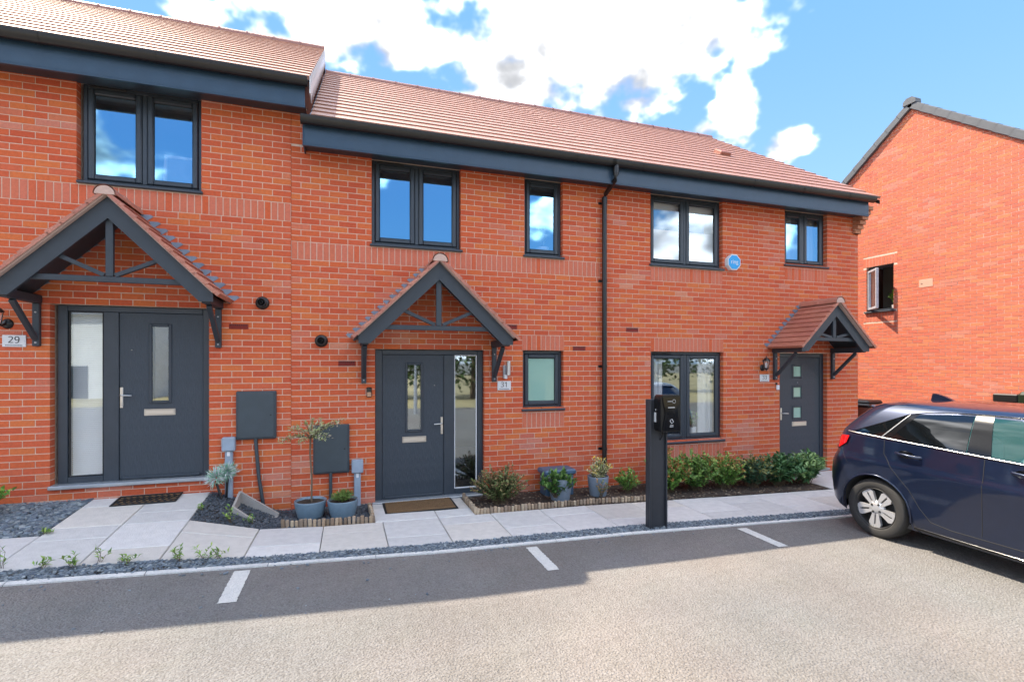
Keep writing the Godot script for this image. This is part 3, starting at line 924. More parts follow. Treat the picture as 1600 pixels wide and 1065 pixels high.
func terrace():
	var id := Transform3D()
	# ---- house 29
	var h := thing("terraced_house", "brick house number 29 with the higher eaves and a blind behind its door sidelight", "house", Vector3(-3.0, 0.3, 0), "terraced houses in one row")
	var holes := [[-3.12, -1.58, 0.48, 2.50], [-2.88, -1.66, 3.89, 5.02]]
	var w := part(h, "wall", mortar(id, -5.5, -0.677, -0.1, 5.06, holes), M.mortar)
	brick_wall(w, id, -5.5, -0.677, 0.0, 5.03, 2.03 + 0.47 - 0.075 * 40, holes, [[-5.5, -0.677, 3.625]], null, 101)
	var up := part(h, "wall", mortar(id, -0.674, -0.49, 4.62, 5.06, []), M.mortar)
	brick_wall(up, id, -0.674, -0.49, 4.62, 5.03, 2.03 + 0.47 - 0.075 * 40, [], [], null, 111, 40)
	window(h, -2.85, -1.665, 3.892, 5.015, 2, M.pane_sky_tint)
	door(h, -3.085, -1.582, 0.48, 2.499, -2.512, -1.662, [-2.985, -2.66, 0.56, M.dark_gap], [[-2.19, -2.018, 1.40, 2.28]], [-2.268, -1.95, 1.23, 1.31], 0, 1.0, Vector2(-2.39, 2.0), 1.475, [-2.506, 1.325, 1.57])
	blinds(h, -2.98, -2.65, 0.56, 2.43, -0.16)
	interior(h, -5.4, -0.66, 0.45, 5.05, 2.95)
	shell(h, -5.5, -0.48, -0.3, 5.25, 8.13, -3.9, true, true)
	house_roof(h, -5.6, -0.44, 5.25, 8.13, -3.9, 201)
	eaves(h, -5.6, -0.49, 5.25)
	canopy(h, -2.35, 0.955, 2.60, 3.56, 0.63, 2.03, 301)
	# verge closure of the higher roof over its neighbour
	var vg := MB.new()
	vg.col = Color(0.55, 0.52, 0.52)
	var n := 17
	for j in n:
		var a := Vector3(-0.437, lerpf(5.25, 8.13, j / 17.0), lerpf(0.36, -3.9, j / 17.0)); var b := Vector3(-0.437, lerpf(5.25, 8.13, (j + 1) / 17.0), lerpf(0.36, -3.9, (j + 1) / 17.0))
		var vc := MB.new()
		vc.box(Vector3(-0.438, a.y - 0.16, b.z), Vector3(-0.424, a.y + 0.05, a.z - 0.004))
		part(h, "verge_cap", vc, M.plate)
	# ---- house 31
	h = thing("terraced_house", "brick house number 31 in the middle with a doormat and two small pots outside", "house", Vector3(1.5, 0, 0), "terraced houses in one row")
	holes = [[0.344, 1.835, 0.0, 2.03], [0.30, 1.495, 3.415, 4.55], [2.435, 3.04, 3.415, 4.55], [2.41, 3.05, 1.18, 2.03]]
	w = part(h, "wall", mortar(id, -0.673, 3.66, -0.4, 4.62, holes), M.mortar)
	brick_wall(w, id, -0.673, 3.66, -0.3, 4.60, 2.03 - 0.075 * 40, holes, [[-0.673, 3.66, 3.155], [2.40, 3.06, 2.03], [2.40, 3.06, 0.905]], null, 102)
	window(h, 0.302, 1.493, 3.42, 4.548, 2, M.pane_sky_tint)
	window(h, 2.437, 3.037, 3.42, 4.548, 1, M.pane_sky_tint, false)
	window(h, 2.413, 3.047, 1.185, 2.028, 1, M.obscure, false)
	door(h, 0.346, 1.833, 0.005, 2.028, 0.44, 1.272, [1.42, 1.745, 0.09, M.white_plastic], [[0.772, 0.956, 0.935, 1.825]], [0.704, 1.029, 0.765, 0.85], 0, -1.0, Vector2(1.143, 1.54), 1.012, [1.228, 0.862, 1.104])
	interior(h, -0.65, 3.64, -0.02, 4.6, 2.5)
	shell(h, -0.67, 3.66, -0.4, 4.80, 7.66, -3.9, false, false)
	var rf := house_roof(h, -0.42, 3.66, 4.80, 7.66, -3.9, 202)
	eaves(h, -0.50, 3.66, 4.80, true)
	# lead abutment strip up the roof beside the higher house
	for j in 17:
		var p := Vector3(0, lerpf(4.80, 7.66, j / 17.0), lerpf(0.36, -3.9, j / 17.0)); var q := Vector3(0, lerpf(4.80, 7.66, (j + 1.12) / 17.0), lerpf(0.36, -3.9, (j + 1.12) / 17.0))
		var ld := MB.new()
		var u1 := Vector3(0, 0.046, 0); var u2 := Vector3(0, 0.020, 0)
		var ax := Vector3(-0.43, 0, 0); var bx := Vector3(-0.285, 0, 0)
		ld.quad(p + ax + u1, p + bx + u1, q + bx + u2, q + ax + u2)
		ld.quad(p + ax, p + bx, p + bx + u1, p + ax + u1)
		ld.quad(p + bx, q + bx, q + bx + u2, p + bx + u1)
		part(rf, "lead_soaker", ld, M.lead)
	canopy(h, 1.085, 0.965, 2.17, 3.10, 0.63, 1.585, 302)
	# ---- house 33
	h = thing("terraced_house", "brick end house number 33 with a short canopy and leafy bed below its window", "house", Vector3(6.4, 0, 0), "terraced houses in one row")
	holes = [[4.55, 5.945, 3.415, 4.55], [7.275, 8.26, 3.58, 4.55], [4.555, 5.96, 0.58, 2.03], [7.16, 8.26, -0.06, 2.02]]
	w = part(h, "wall", mortar(id, 3.664, 9.02, -0.5, 4.62, holes), M.mortar)
	brick_wall(w, id, 3.664, 9.02, -0.45, 4.60, 2.03 - 0.075 * 40, holes, [[4.55, 5.945, 3.155], [7.275, 8.26, 3.305], [4.555, 5.96, 2.03], [4.555, 5.96, 0.305]], null, 103)
	window(h, 4.552, 5.943, 3.42, 4.548, 2)
	window(h, 7.277, 8.258, 3.585, 4.548, 2, M.pane_sky_tint)
	window(h, 4.557, 5.958, 0.585, 2.028, 2)
	door(h, 7.162, 8.258, -0.05, 2.018, 7.23, 8.175, [], [[7.565, 7.742, 1.61, 1.795], [7.565, 7.742, 1.242, 1.418], [7.565, 7.742, 0.873, 1.062]], [7.53, 7.866, 0.725, 0.806], 0, 1.0, Vector2(7.66, 1.50), 0.965, [7.262, 0.845, 1.06])
	interior(h, 3.68, 8.85, -0.06, 4.6, 2.5)
	shell(h, 3.66, 9.015, -0.5, 4.80, 7.77, -4.07, false, true)
	var r33 := house_roof(h, 3.66, 9.08, 4.80, 7.77, -4.07, 203)
	eaves(h, 3.66, 8.86, 4.80)
	canopy(h, 7.70, 0.745, 2.13, 2.84, 0.63, 1.56, 303)
	# ridge end of the taller roof over number 31
	var re := MB.new()
	re.cbox(Vector3(3.62, 7.40, -4.15), Vector3(3.657, 7.76, -3.95), 0.01)
	part(r33, "verge_cap", re, M.lead)
	# roof vent tile
	var vt := MB.new()
	vt.col = Color(0.34, 0.12, 0.08)
	var vs := Transform3D(Basis(Vector3.RIGHT, atan2(2.97, 4.43)), Vector3(7.30, 6.12, -1.60))
	vt.cbox(Vector3(-0.13, 0.0, -0.12), Vector3(0.13, 0.10, 0.14), 0.02, vs)
	part(r33, "vent_tile", vt, M.roof_tile)
	# corbelled kneeler at the free corner
	for k in 6:
		var cb := MB.new()
		cb.col = Color(0.52, 0.24, 0.14)
		var zz: float = [0.055, 0.10, 0.145, 0.19, 0.235, 0.28][k]
		cb.cbox(Vector3(8.885, 4.24 + k * 0.075, -0.02), Vector3(9.035 + 0.0, 4.24 + k * 0.075 + 0.066, zz), 0.003)
		part(h, "corbel_brick", cb, M.brick)
	var cm := MB.new()
	cm.box(Vector3(8.892, 4.24, -0.02), Vector3(9.028, 4.70, 0.05))
	part(h, "corbel_mortar", cm, M.mortar)
	# window dressing behind the panes of 33
	var bl := MB.new()
	for x in [[4.60, 5.21], [5.26, 5.90]]: bl.box(Vector3(x[0], 3.48, -0.20), Vector3(x[1], 4.03, -0.19))
	part(h, "roller_blind", bl, M.blind)
	bl = MB.new()
	for x in [[4.60, 5.21], [5.26, 5.90]]: bl.box(Vector3(x[0], 4.36, -0.20), Vector3(x[1], 4.54, -0.19))
	part(h, "roller_blind", bl, M.blind)
	var cl := MB.new()
	cl.box(Vector3(4.60, 4.03, -0.26), Vector3(5.77, 4.36, -0.25))
	part(h, "blue_board", cl, M.blue_print)
	curtain(h, 4.57, 4.95, 0.6, 2.02, -0.24, M.white_cloth)
	curtain(h, 5.62, 5.95, 0.6, 2.02, -0.24, M.white_cloth)
	curtain(h, 7.29, 8.25, 3.59, 4.5, -0.22, M.white_cloth)
	# downpipe between 31 and 33
	var dp := MB.new()
	dp.tube([Vector3(3.71, 4.73, 0.388), Vector3(3.71, 4.58, 0.388), Vector3(3.71, 4.52, 0.36), Vector3(3.70, 4.40, 0.10), Vector3(3.70, 4.33, 0.062), Vector3(3.70, 0.02, 0.062)], 0.036, 14)
	dp.tube([Vector3(3.70, 4.36, 0.064), Vector3(3.70, 4.27, 0.062)], 0.042, 14)
	dp.tube([Vector3(3.71, 4.72, 0.388), Vector3(3.71, 4.60, 0.388)], 0.044, 14)
	var d := part(h, "downpipe", dp, M.gutter)
	for y in [4.28, 3.10, 1.80, 0.55]:
		var k := MB.new()
		k.cbox(Vector3(3.625, y - 0.018, 0.0), Vector3(3.775, y + 0.018, 0.012), 0.004)
		k.tube([Vector3(3.70, y - 0.02, 0.062), Vector3(3.70, y + 0.02, 0.062)], 0.041, 14)
		part(d, "pipe_clip", k, M.gutter)

func indoor_things():
	# leaning picture frame behind the upper window of 29
	var t := thing("picture_frame", "white picture frame leaning inside the upper window of the highest house", "picture frame", Vector3(-1.9, 3.9, -0.3))
	var b := MB.new()
	var xf := Transform3D(Basis(Vector3(0, 0, 1), -0.03), Vector3(-2.14, 3.93, -0.30))
	for q in [[0.0, 0.035, 0.0, 0.46], [0.5, 0.535, 0.0, 0.46], [0.035, 0.5, 0.425, 0.46], [0.035, 0.5, 0.0, 0.035]]: b.cbox(Vector3(q[0], q[2], 0), Vector3(q[1], q[3], 0.02), 0.004, xf)
	part(t, "frame", b, M.white_plastic)
	b = MB.new()
	b.box(Vector3(0.035, 0.035, 0.004), Vector3(0.5, 0.425, 0.008), xf)
	part(t, "picture", b, M.duct_grey)
	t = thing("house_plant", "spindly plant in a white pot inside the narrow upper window", "house plant", Vector3(2.78, 3.46, -0.2))
	b = MB.new()
	b.lathe([Vector2(0.001, 0), Vector2(0.075, 0), Vector2(0.098, 0.115), Vector2(0.1, 0.12), Vector2(0.088, 0.12), Vector2(0.001, 0.1)], 20, Transform3D(Basis(), Vector3(2.80, 3.47, -0.22)))
	part(t, "pot", b, M.white_plastic)
	shrub(t, Vector3(2.80, 3.57, -0.22), Vector3(0.12, 0.42, 0.08), 8, 14, Vector2(0.05, 0.008), [[0.40, 0.48, 0.36], [0.28, 0.38, 0.22]], 921, [], 0.9, 0.003)
	for q in [["pale succulent in a white pot behind the lower window of the end house", Vector3(5.50, 0.66, -0.22), 0.30, M.white_plastic], ["small plant in a terracotta pot on the window board of the end house", Vector3(4.90, 0.66, -0.2), 0.16, M.brick_plain]]:
		t = thing("house_plant", q[0], "house plant", q[1])
		b = MB.new()
		b.lathe([Vector2(0.001, 0), Vector2(0.06, 0), Vector2(0.08, 0.12), Vector2(0.07, 0.12), Vector2(0.001, 0.1)], 18, Transform3D(Basis(), q[1]))
		part(t, "pot", b, q[3])
		shrub(t, q[1] + Vector3(0, 0.1, 0), Vector3(0.11, q[2], 0.09), 12, 10, Vector2(0.06, 0.014), [[0.30, 0.40, 0.20], [0.20, 0.32, 0.12]], 930, [], 0.9, 0.003)
	# window boards they stand on
	for q in [[-2.86, -1.66, 3.92], [0.31, 1.49, 3.45], [2.44, 3.03, 3.45], [4.56, 5.95, 0.64]]:
		b = MB.new()
		b.cbox(Vector3(q[0], q[2] - 0.02, -0.42), Vector3(q[1], q[2] + 0.012, -0.146), 0.006)
		part(get_node("terraced_house" if q[0] < -1 else ("terraced_house_001" if q[0] < 4 else "terraced_house_002")), "window_board", b, M.white_plastic)

# small things fixed to the front wall
func text_mesh(t: String, h: float, depth := 0.002) -> TextMesh:
	var tm := TextMesh.new()
	var f := SystemFont.new()
	f.font_names = PackedStringArray(["Droid Sans"])
	tm.font = f
	tm.text = t
	tm.font_size = 64
	tm.pixel_size = h / 46.0
	tm.depth = depth
	return tm
func number_plate(x0: float, x1: float, y0: float, y1: float, txt: String, label: String):
	var t := thing("house_number_plate", label, "number plate", Vector3((x0 + x1) / 2, y0, 0))
	var b := MB.new()
	b.cbox(Vector3(x0, y0, 0.004), Vector3(x1, y1, 0.012), 0.002)
	part(t, "panel", b, M.plate)
	var num := part(t, "number", text_mesh(txt, (y1 - y0) * 0.55), M.ink)
	num.position += Vector3((x0 + x1) / 2, y0 + (y1 - y0) * 0.60, 0.0135)
	var l := MB.new()
	var rr := RandomNumberGenerator.new(); rr.seed = 4
	var x := x0 + (x1 - x0) * 0.13
	while x < x0 + (x1 - x0) * 0.86:
		var wd := rr.randf_range(0.004, 0.009)
		l.box(Vector3(x, y0 + 0.012, 0.012), Vector3(x + wd, y0 + 0.021, 0.0128)); x += wd + 0.003
	part(t, "street_line", l, M.ink)
	for sx in [x0 + 0.013, x1 - 0.013]:
		var s := MB.new()
		s.lathe([Vector2(0, 0.003), Vector2(0.004, 0.002), Vector2(0.005, 0)], 8, Transform3D(Basis(Vector3.RIGHT, PI / 2), Vector3(sx, (y0 + y1) / 2, 0.012)))
		part(t, "screw", s, M.steel)
func coach_lamp(x: float, y: float, label: String):
	var t := thing("wall_lantern", label, "lantern", Vector3(x, y, 0), "black wall lanterns")
	var bx := 0.115
	var b := MB.new()
	b.lathe([Vector2(0.001, 0.035), Vector2(0.03, 0.032), Vector2(0.05, 0.016), Vector2(0.056, 0.0)], 18, Transform3D(Basis(Vector3.RIGHT, PI / 2), Vector3(x + 0.03, y - 0.06, 0)))
	part(t, "back_plate", b, M.gutter)
	var a := MB.new()
	a.tube([Vector3(x + 0.03, y - 0.06, 0.03), Vector3(x + 0.02, y - 0.085, 0.075), Vector3(x, y - 0.075, bx)], 0.012, 8)
	part(t, "arm", a, M.gutter)
	var c := MB.new()
	c.lathe([Vector2(0.0, 0.150), Vector2(0.006, 0.145), Vector2(0.004, 0.128), Vector2(0.014, 0.112), Vector2(0.035, 0.098), Vector2(0.066, 0.064), Vector2(0.068, 0.056), Vector2(0.05, 0.054)], 6, Transform3D(Basis(), Vector3(x, y, bx)))
	part(t, "cap", c, M.gutter)
	var f := MB.new()
	for k in 6:
		var an := TAU * k / 6
		f.tube([Vector3(x + cos(an) * 0.034, y - 0.065, bx + sin(an) * 0.034), Vector3(x + cos(an) * 0.054, y + 0.056, bx + sin(an) * 0.054)], 0.0045, 4)
	f.lathe([Vector2(0.0, -0.125), Vector2(0.008, -0.115), Vector2(0.006, -0.10), Vector2(0.022, -0.088), Vector2(0.038, -0.07), Vector2(0.036, -0.062), Vector2(0.0, -0.062)], 6, Transform3D(Basis(), Vector3(x, y, bx)))
	part(t, "cage", f, M.gutter)
	var g := MB.new()
	g.lathe([Vector2(0.032, -0.062), Vector2(0.051, 0.055)], 6, Transform3D(Basis(), Vector3(x, y, bx)))
	part(t, "lamp_glass", g, M.lamp_glass)
	var bu := MB.new()
	bu.lathe([Vector2(0.012, -0.06), Vector2(0.014, -0.03), Vector2(0.022, 0.0), Vector2(0.02, 0.02), Vector2(0.001, 0.034)], 12, Transform3D(Basis(), Vector3(x, y, bx)))
	part(t, "bulb", bu, M.white_plastic)
func meter_box(x0: float, x1: float, y0: float, y1: float, label: String, lean: float):
	var t := thing("meter_box", label, "meter box", Vector3((x0 + x1) / 2, y0, 0), "dark electricity meter boxes")
	var b := MB.new()
	b.cbox(Vector3(x0, y0, -0.02), Vector3(x1, y1, 0.045), 0.012)
	part(t, "case", b, M.cabinet)
	var d := MB.new()
	d.cbox(Vector3(x0 + 0.022, y0 + 0.022, 0.04), Vector3(x1 - 0.022, y1 - 0.022, 0.056), 0.006)
	var dd := part(t, "door", d, M.cabinet)
	var k := MB.new()
	k.lathe([Vector2(0.0, 0.004), Vector2(0.007, 0.004), Vector2(0.009, 0.0)], 10, Transform3D(Basis(Vector3.RIGHT, PI / 2), Vector3(x1 - 0.06, (y0 + y1) / 2, 0.056)))
	part(dd, "lock", k, M.dark_gap)
	var c := MB.new()
	var xm := (x0 + x1) / 2 - 0.01
	c.tube([Vector3(xm, y0 + 0.01, 0.028), Vector3(xm + lean * 0.4, y0 * 0.5, 0.03), Vector3(xm + lean, gy(xm, 0) - 0.03, 0.034)], 0.021, 10)
	part(t, "conduit", c, M.cabinet)
func duct(x: float, y0: float, y1: float, label: String):
	var t := thing("cable_duct", label, "cable duct", Vector3(x, gy(x, 0.05), 0.05), "pale cable ducts on the wall")
	var b := MB.new()
	b.cbox(Vector3(x - 0.072, y0, 0.0), Vector3(x + 0.072, y1, 0.085), 0.012)
	part(t, "cap_box", b, M.duct_grey)
	var d := MB.new()
	d.cbox(Vector3(x - 0.042, gy(x, 0.03) - 0.05, 0.0), Vector3(x + 0.042, y0, 0.06), 0.014)
	part(t, "duct", d, M.duct_grey)
	var e := MB.new()
	e.cbox(Vector3(x - 0.016, y0 - 0.06, 0.058), Vector3(x + 0.016, y0 - 0.005, 0.068), 0.006)
	part(t, "clip", e, M.white_plastic)
func flue(x: float, y: float, label: String):
	var t := thing("boiler_flue", label, "flue", Vector3(x, y, 0), "black round flues through the wall")
	var xf := Transform3D(Basis(Vector3.RIGHT, PI / 2), Vector3(x, y, 0))
	var a := MB.new()
	a.lathe([Vector2(0.05, 0.03), Vector2(0.062, 0.03), Vector2(0.075, 0.02), Vector2(0.08, 0.0)], 28, xf)
	part(t, "collar", a, M.gutter)
	var b := MB.new()
	b.lathe([Vector2(0.036, 0.02), Vector2(0.036, 0.10), Vector2(0.05, 0.10), Vector2(0.052, 0.09), Vector2(0.052, 0.0)], 28, xf)
	part(t, "outer_pipe", b, M.gutter)
	var c := MB.new()
	c.lathe([Vector2(0.0, 0.03), Vector2(0.035, 0.03)], 20, xf)
	c.lathe([Vector2(0.014, 0.03), Vector2(0.014, 0.12), Vector2(0.021, 0.12), Vector2(0.021, 0.03)], 16, xf)
	for k in 3: c.box(Vector3(-0.002, 0.03, 0.018), Vector3(0.002, 0.095, 0.037), xf * Transform3D(Basis(Vector3.UP, TAU * k / 3), Vector3.ZERO))
	part(t, "terminal", c, M.dark_gap)
func weep_brick(x: float, y: float, label: String):
	var t := thing("air_brick", label, "air brick", Vector3(x, y, 0), "dark red air bricks")
	var b := MB.new()
	b.col = Color(0.24, 0.028, 0.022)
	b.cbox(Vector3(x - 0.107, y - 0.033, -0.03), Vector3(x + 0.107, y + 0.033, 0.0025), 0.003)
	part(t, "face", b, M.brick)
	var s := MB.new()
	for k in 8: s.box(Vector3(x - 0.09 + k * 0.0235, y + 0.008, 0.0), Vector3(x - 0.078 + k * 0.0235, y + 0.022, 0.0035))
	part(t, "slot", s, M.dark_gap)

func wall_things():
	number_plate(-3.53, -3.325, 2.022, 2.15, "29", "number twenty-nine plate under the lantern beside the door with a blind")
	number_plate(2.024, 2.225, 1.463, 1.594, "31", "number thirty-one plate under the steel cylinder light")
	number_plate(6.715, 6.92, 1.53, 1.653, "33", "number thirty-three plate beside the end house canopy bracket")
	coach_lamp(-3.52, 2.33, "black lantern on the highest house, cut by the canopy bracket")
	coach_lamp(6.75, 1.83, "small black lantern under the end house canopy eaves")
	meter_box(-1.285, -0.84, 0.915, 1.505, "dark grey meter box on house 29 with a leaning conduit", 0.09)
	meter_box(-0.415, 0.022, 0.437, 1.06, "dark grey meter box on house 31 behind the potted standard tree", 0.0)
	duct(-1.36, 0.79, 0.957, "pale blue-grey duct behind the artificial flowers")
	duct(0.12, 0.427, 0.60, "pale blue-grey duct behind the green cushion plant pot")
	flue(-1.0, 2.588, "higher black round flue near the canopy of the door with a blind")
	flue(-0.32, 2.13, "lower black round flue left of the middle canopy")
	for p in [[-1.262, 2.2925, "dark red air brick above the leaning conduit meter box"], [-0.01, 1.8425, "dark red air brick left of the copper doorbell"], [2.216, 2.3675, "dark red air brick at the right foot of the middle canopy"], [3.307, 2.0675, "dark red air brick between obscure window and downpipe"], [4.22, 2.3675, "dark red air brick just right of the downpipe"]]: weep_brick(p[0], p[1], p[2])
	# steel cylinder light of 31
	var t := thing("wall_light", "brushed steel cylinder wall light above the number 31 plate", "wall light", Vector3(2.135, 1.64, 0))
	var b := MB.new()
	b.lathe([Vector2(0.0, 0.0), Vector2(0.028, 0.0), Vector2(0.03, 0.004), Vector2(0.03, 0.196), Vector2(0.028, 0.2), Vector2(0.0, 0.2)], 20, Transform3D(Basis(), Vector3(2.165, 1.675, 0.085)))
	part(t, "cylinder", b, M.steel)
	b = MB.new()
	b.cbox(Vector3(2.105, 1.63, 0.0), Vector3(2.16, 1.82, 0.03), 0.008)
	b.cbox(Vector3(2.14, 1.70, 0.03), Vector3(2.165, 1.78, 0.06), 0.004)
	part(t, "bracket", b, M.galvanised)
	b = MB.new()
	b.cbox(Vector3(2.11, 1.625, 0.031), Vector3(2.155, 1.685, 0.075), 0.008)
	part(t, "motion_sensor", b, M.white_plastic)
	# doorbells
	t = thing("doorbell", "black video doorbell with a copper face beside the grey door of 31", "doorbell", Vector3(0.268, 1.40, 0))
	b = MB.new()
	b.cbox(Vector3(0.235, 1.40, 0.0), Vector3(0.30, 1.53, 0.026), 0.008)
	part(t, "body", b, M.charger_body)
	b = MB.new()
	b.cbox(Vector3(0.242, 1.408, 0.026), Vector3(0.293, 1.468, 0.03), 0.004)
	var cp := part(t, "face_plate", b, mat("copper", lin(0.45, 0.27, 0.18), 0.35, 0.5))
	b = MB.new()
	b.lathe([Vector2(0, 0.006), Vector2(0.01, 0.006), Vector2(0.013, 0)], 14, Transform3D(Basis(Vector3.RIGHT, PI / 2), Vector3(0.268, 1.502, 0.026)))
	part(t, "camera_eye", b, M.privacy_glass)
	t = thing("doorbell", "small white doorbell beside the door of 33", "doorbell", Vector3(7.11, 1.39, 0))
	b = MB.new()
	b.cbox(Vector3(7.075, 1.385, 0.0), Vector3(7.14, 1.47, 0.025), 0.008)
	part(t, "body", b, M.white_plastic)
	b = MB.new()
	b.cbox(Vector3(7.06, 1.475, 0.0), Vector3(7.10, 1.51, 0.02), 0.006)
	part(t, "sensor", b, M.charger_body)
	# alarm box
	t = thing("alarm_box", "white and blue octagonal alarm box with lettering on the front wall", "alarm box", Vector3(6.115, 3.41, 0))
	var oct := PackedVector2Array(); var oc2 := PackedVector2Array()
	for k in 8:
		var a := PI / 8 + TAU * k / 8
		oct.append(Vector2(cos(a), sin(a)) * 0.138); oc2.append(Vector2(cos(a), sin(a)) * 0.122)
	b = MB.new()
	b.prism(oct, 0.0, 0.075, Transform3D(Basis(), Vector3(6.115, 3.528, 0)))
	part(t, "case", b, M.white_plastic)
	b = MB.new()
	b.prism(oc2, 0.07, 0.082, Transform3D(Basis(), Vector3(6.115, 3.528, 0)))
	part(t, "front", b, M.ring_blue)
	var tx := part(t, "lettering", text_mesh("ring", 0.062), M.white_plastic)
	tx.position += Vector3(6.115, 3.53, 0.0835)

func charger():
	var x := 3.40; var z := 1.87
	var y := gy(x, z) - 0.02
	var t := thing("charging_post", "black electric car charging post standing in the slate strip by the bays", "charging post", Vector3(x, y, z))
	var post := MB.new()
	# U-shaped steel channel post
	post.cbox(Vector3(x - 0.135, y, z - 0.045), Vector3(x + 0.095, y + 1.50, z + 0.02), 0.006)
	post.cbox(Vector3(x - 0.135, y, z + 0.02), Vector3(x - 0.115, y + 1.50, z + 0.05), 0.004)
	post.cbox(Vector3(x + 0.082, y, z + 0.02), Vector3(x + 0.10, y + 1.50, z + 0.05), 0.004)
	part(t, "post", post, M.charger_post)
	var bx := MB.new()
	var pl := PackedVector2Array()
	for c in [[1, 1], [-1, 1], [-1, -1], [1, -1]]:
		for k in 5:
			var a: float = [0.0, PI / 2, PI, PI * 1.5][[[1, 1], [-1, 1], [-1, -1], [1, -1]].find(c)] + PI / 2 * k / 4.0
			pl.append(Vector2(c[0] * 0.095 + cos(a) * 0.036, c[1] * 0.172 + sin(a) * 0.038))
	var cy := y + 1.345
	var cx := x + 0.07
	bx.prism(pl, z + 0.02, z + 0.15, Transform3D(Basis(), Vector3(cx, cy, 0)))
	var charger_case := part(t, "charger_case", bx, M.charger_body)
	# waisted front shield
	var fs := PackedVector2Array()
	for k in 13:
		var v := -0.19 + 0.38 * k / 12.0
		fs.append(Vector2(0.118 - 0.032 * cos(v / 0.19 * PI / 2) * cos(v / 0.19 * PI / 2), v))
	for k in 13:
		var v := 0.19 - 0.38 * k / 12.0
		fs.append(Vector2(-0.112 + 0.032 * cos(v / 0.19 * PI / 2) * cos(v / 0.19 * PI / 2), v))
	var sh := MB.new()
	sh.prism(fs, z + 0.148, z + 0.162, Transform3D(Basis(), Vector3(cx, cy, 0)))
	part(charger_case, "front_shield", sh, M.black_trim).position = Vector3.ZERO
	var mk := MB.new()
	var zz := z + 0.1625
	for k in 5: mk.box(Vector3(cx - 0.05 + k * 0.012, cy + 0.135, zz), Vector3(cx - 0.042 + k * 0.012, cy + 0.142, zz + 0.0006))
	for k in 18:
		var a := TAU * k / 18
		mk.box(Vector3(-0.004, -0.0015, 0), Vector3(0.004, 0.0015, 0.0006), Transform3D(Basis(Vector3(0, 0, 1), a + PI / 2), Vector3(cx + 0.035 + cos(a) * 0.02, cy + 0.138 + sin(a) * 0.02, zz)))
	mk.box(Vector3(cx - 0.045, cy + 0.066, zz), Vector3(cx + 0.045, cy + 0.073, zz + 0.0006))
	var card := Transform3D(Basis(Vector3(0, 0, 1), 0.6), Vector3(cx + 0.005, cy - 0.085, zz))
	mk.box(Vector3(-0.016, -0.022, 0), Vector3(0.016, -0.018, 0.0006), card); mk.box(Vector3(-0.016, 0.018, 0), Vector3(0.016, 0.022, 0.0006), card)
	mk.box(Vector3(-0.020, -0.02, 0), Vector3(-0.014, 0.02, 0.0006), card); mk.box(Vector3(0.012, -0.02, 0), Vector3(0.018, 0.02, 0.0006), card)
	for k in 4:
		mk.box(Vector3(cx - 0.018 + k * 0.011, cy - 0.135, zz), Vector3(cx - 0.010 + k * 0.011, cy - 0.128, zz + 0.0006))
		mk.box(Vector3(cx - 0.022 + k * 0.012, cy - 0.15, zz), Vector3(cx - 0.013 + k * 0.012, cy - 0.143, zz + 0.0006))
	part(charger_case, "marking", mk, M.plate).position = Vector3.ZERO
	var lb := MB.new()
	lb.box(Vector3(cx - 0.1425, cy - 0.10, z + 0.035), Vector3(cx - 0.1405, cy + 0.01, z + 0.075))
	lb.box(Vector3(cx - 0.1425, cy + 0.03, z + 0.06), Vector3(cx - 0.1405, cy + 0.05, z + 0.072))
	part(charger_case, "rating_label", lb, M.plate).position = Vector3.ZERO
	var cb := MB.new()
	cb.tube([Vector3(cx - 0.04, cy - 0.20, z + 0.05), Vector3(cx - 0.045, cy - 0.27, z + 0.05), Vector3(cx - 0.055, cy - 0.31, z + 0.025)], 0.009, 8)
	part(t, "cable", cb, M.rubber)

# ---------------------------------------------------------------- ground
func ground_point(x: float, z: float, up := 0.0) -> Vector3:
	var zz := z + out_by(x) * clampf(z / 1.0, 0, 1)
	return Vector3(x, gy(x, zz) + up, zz)
func sheet(xs: Array, zs: Array, h: Callable, tint: Callable) -> MB:
	var b := MB.new()
	var g := []
	for z in zs:
		var row := []
		for x in xs: row.append(h.call(x, z))
		g.append(row)
	g.reverse()
	# rows must run so that the normal points up
	g.reverse()
	var rows := []
	for row in g:
		rows.append(row)
	rows.reverse()
	b.grid(rows)
	for i in b.v.size(): b.c[i] = tint.call(b.v[i])
	return b
func span(a: float, b: float, step: float) -> Array:
	var o := []
	var n := maxi(1, roundi((b - a) / step))
	for i in n + 1: o.append(lerpf(a, b, float(i) / n))
	return o
func slab(parent: Node3D, x0: float, x1: float, z0: float, z1: float, r: RandomNumberGenerator):
	var b := MB.new()
	var k := r.randf_range(0.86, 1.04)
	b.col = Color(0.66 * k, 0.64 * k, 0.62 * k)
	if r.randf() < 0.3: b.col = Color(0.66 * k, 0.62 * k, 0.57 * k)
	var g := 0.004
	x0 += g; x1 -= g; z0 += g; z1 -= g
	var e := 0.006
	var up := 0.012 + r.randf_range(-0.002, 0.002)
	var t := [ground_point(x0 + e, z1 - e, up), ground_point(x1 - e, z1 - e, up), ground_point(x1 - e, z0 + e, up), ground_point(x0 + e, z0 + e, up)]
	var m := [ground_point(x0, z1, up - e), ground_point(x1, z1, up - e), ground_point(x1, z0, up - e), ground_point(x0, z0, up - e)]
	b.quad(t[0], t[1], t[2], t[3])
	for i in 4:
		var j := (i + 1) % 4
		b.quad(m[i], m[j], t[j], t[i])
		b.quad(m[i] - Vector3(0, 0.045, 0), m[j] - Vector3(0, 0.045, 0), m[j], m[i])
	part(parent, "paving_slab", b, M.slab)
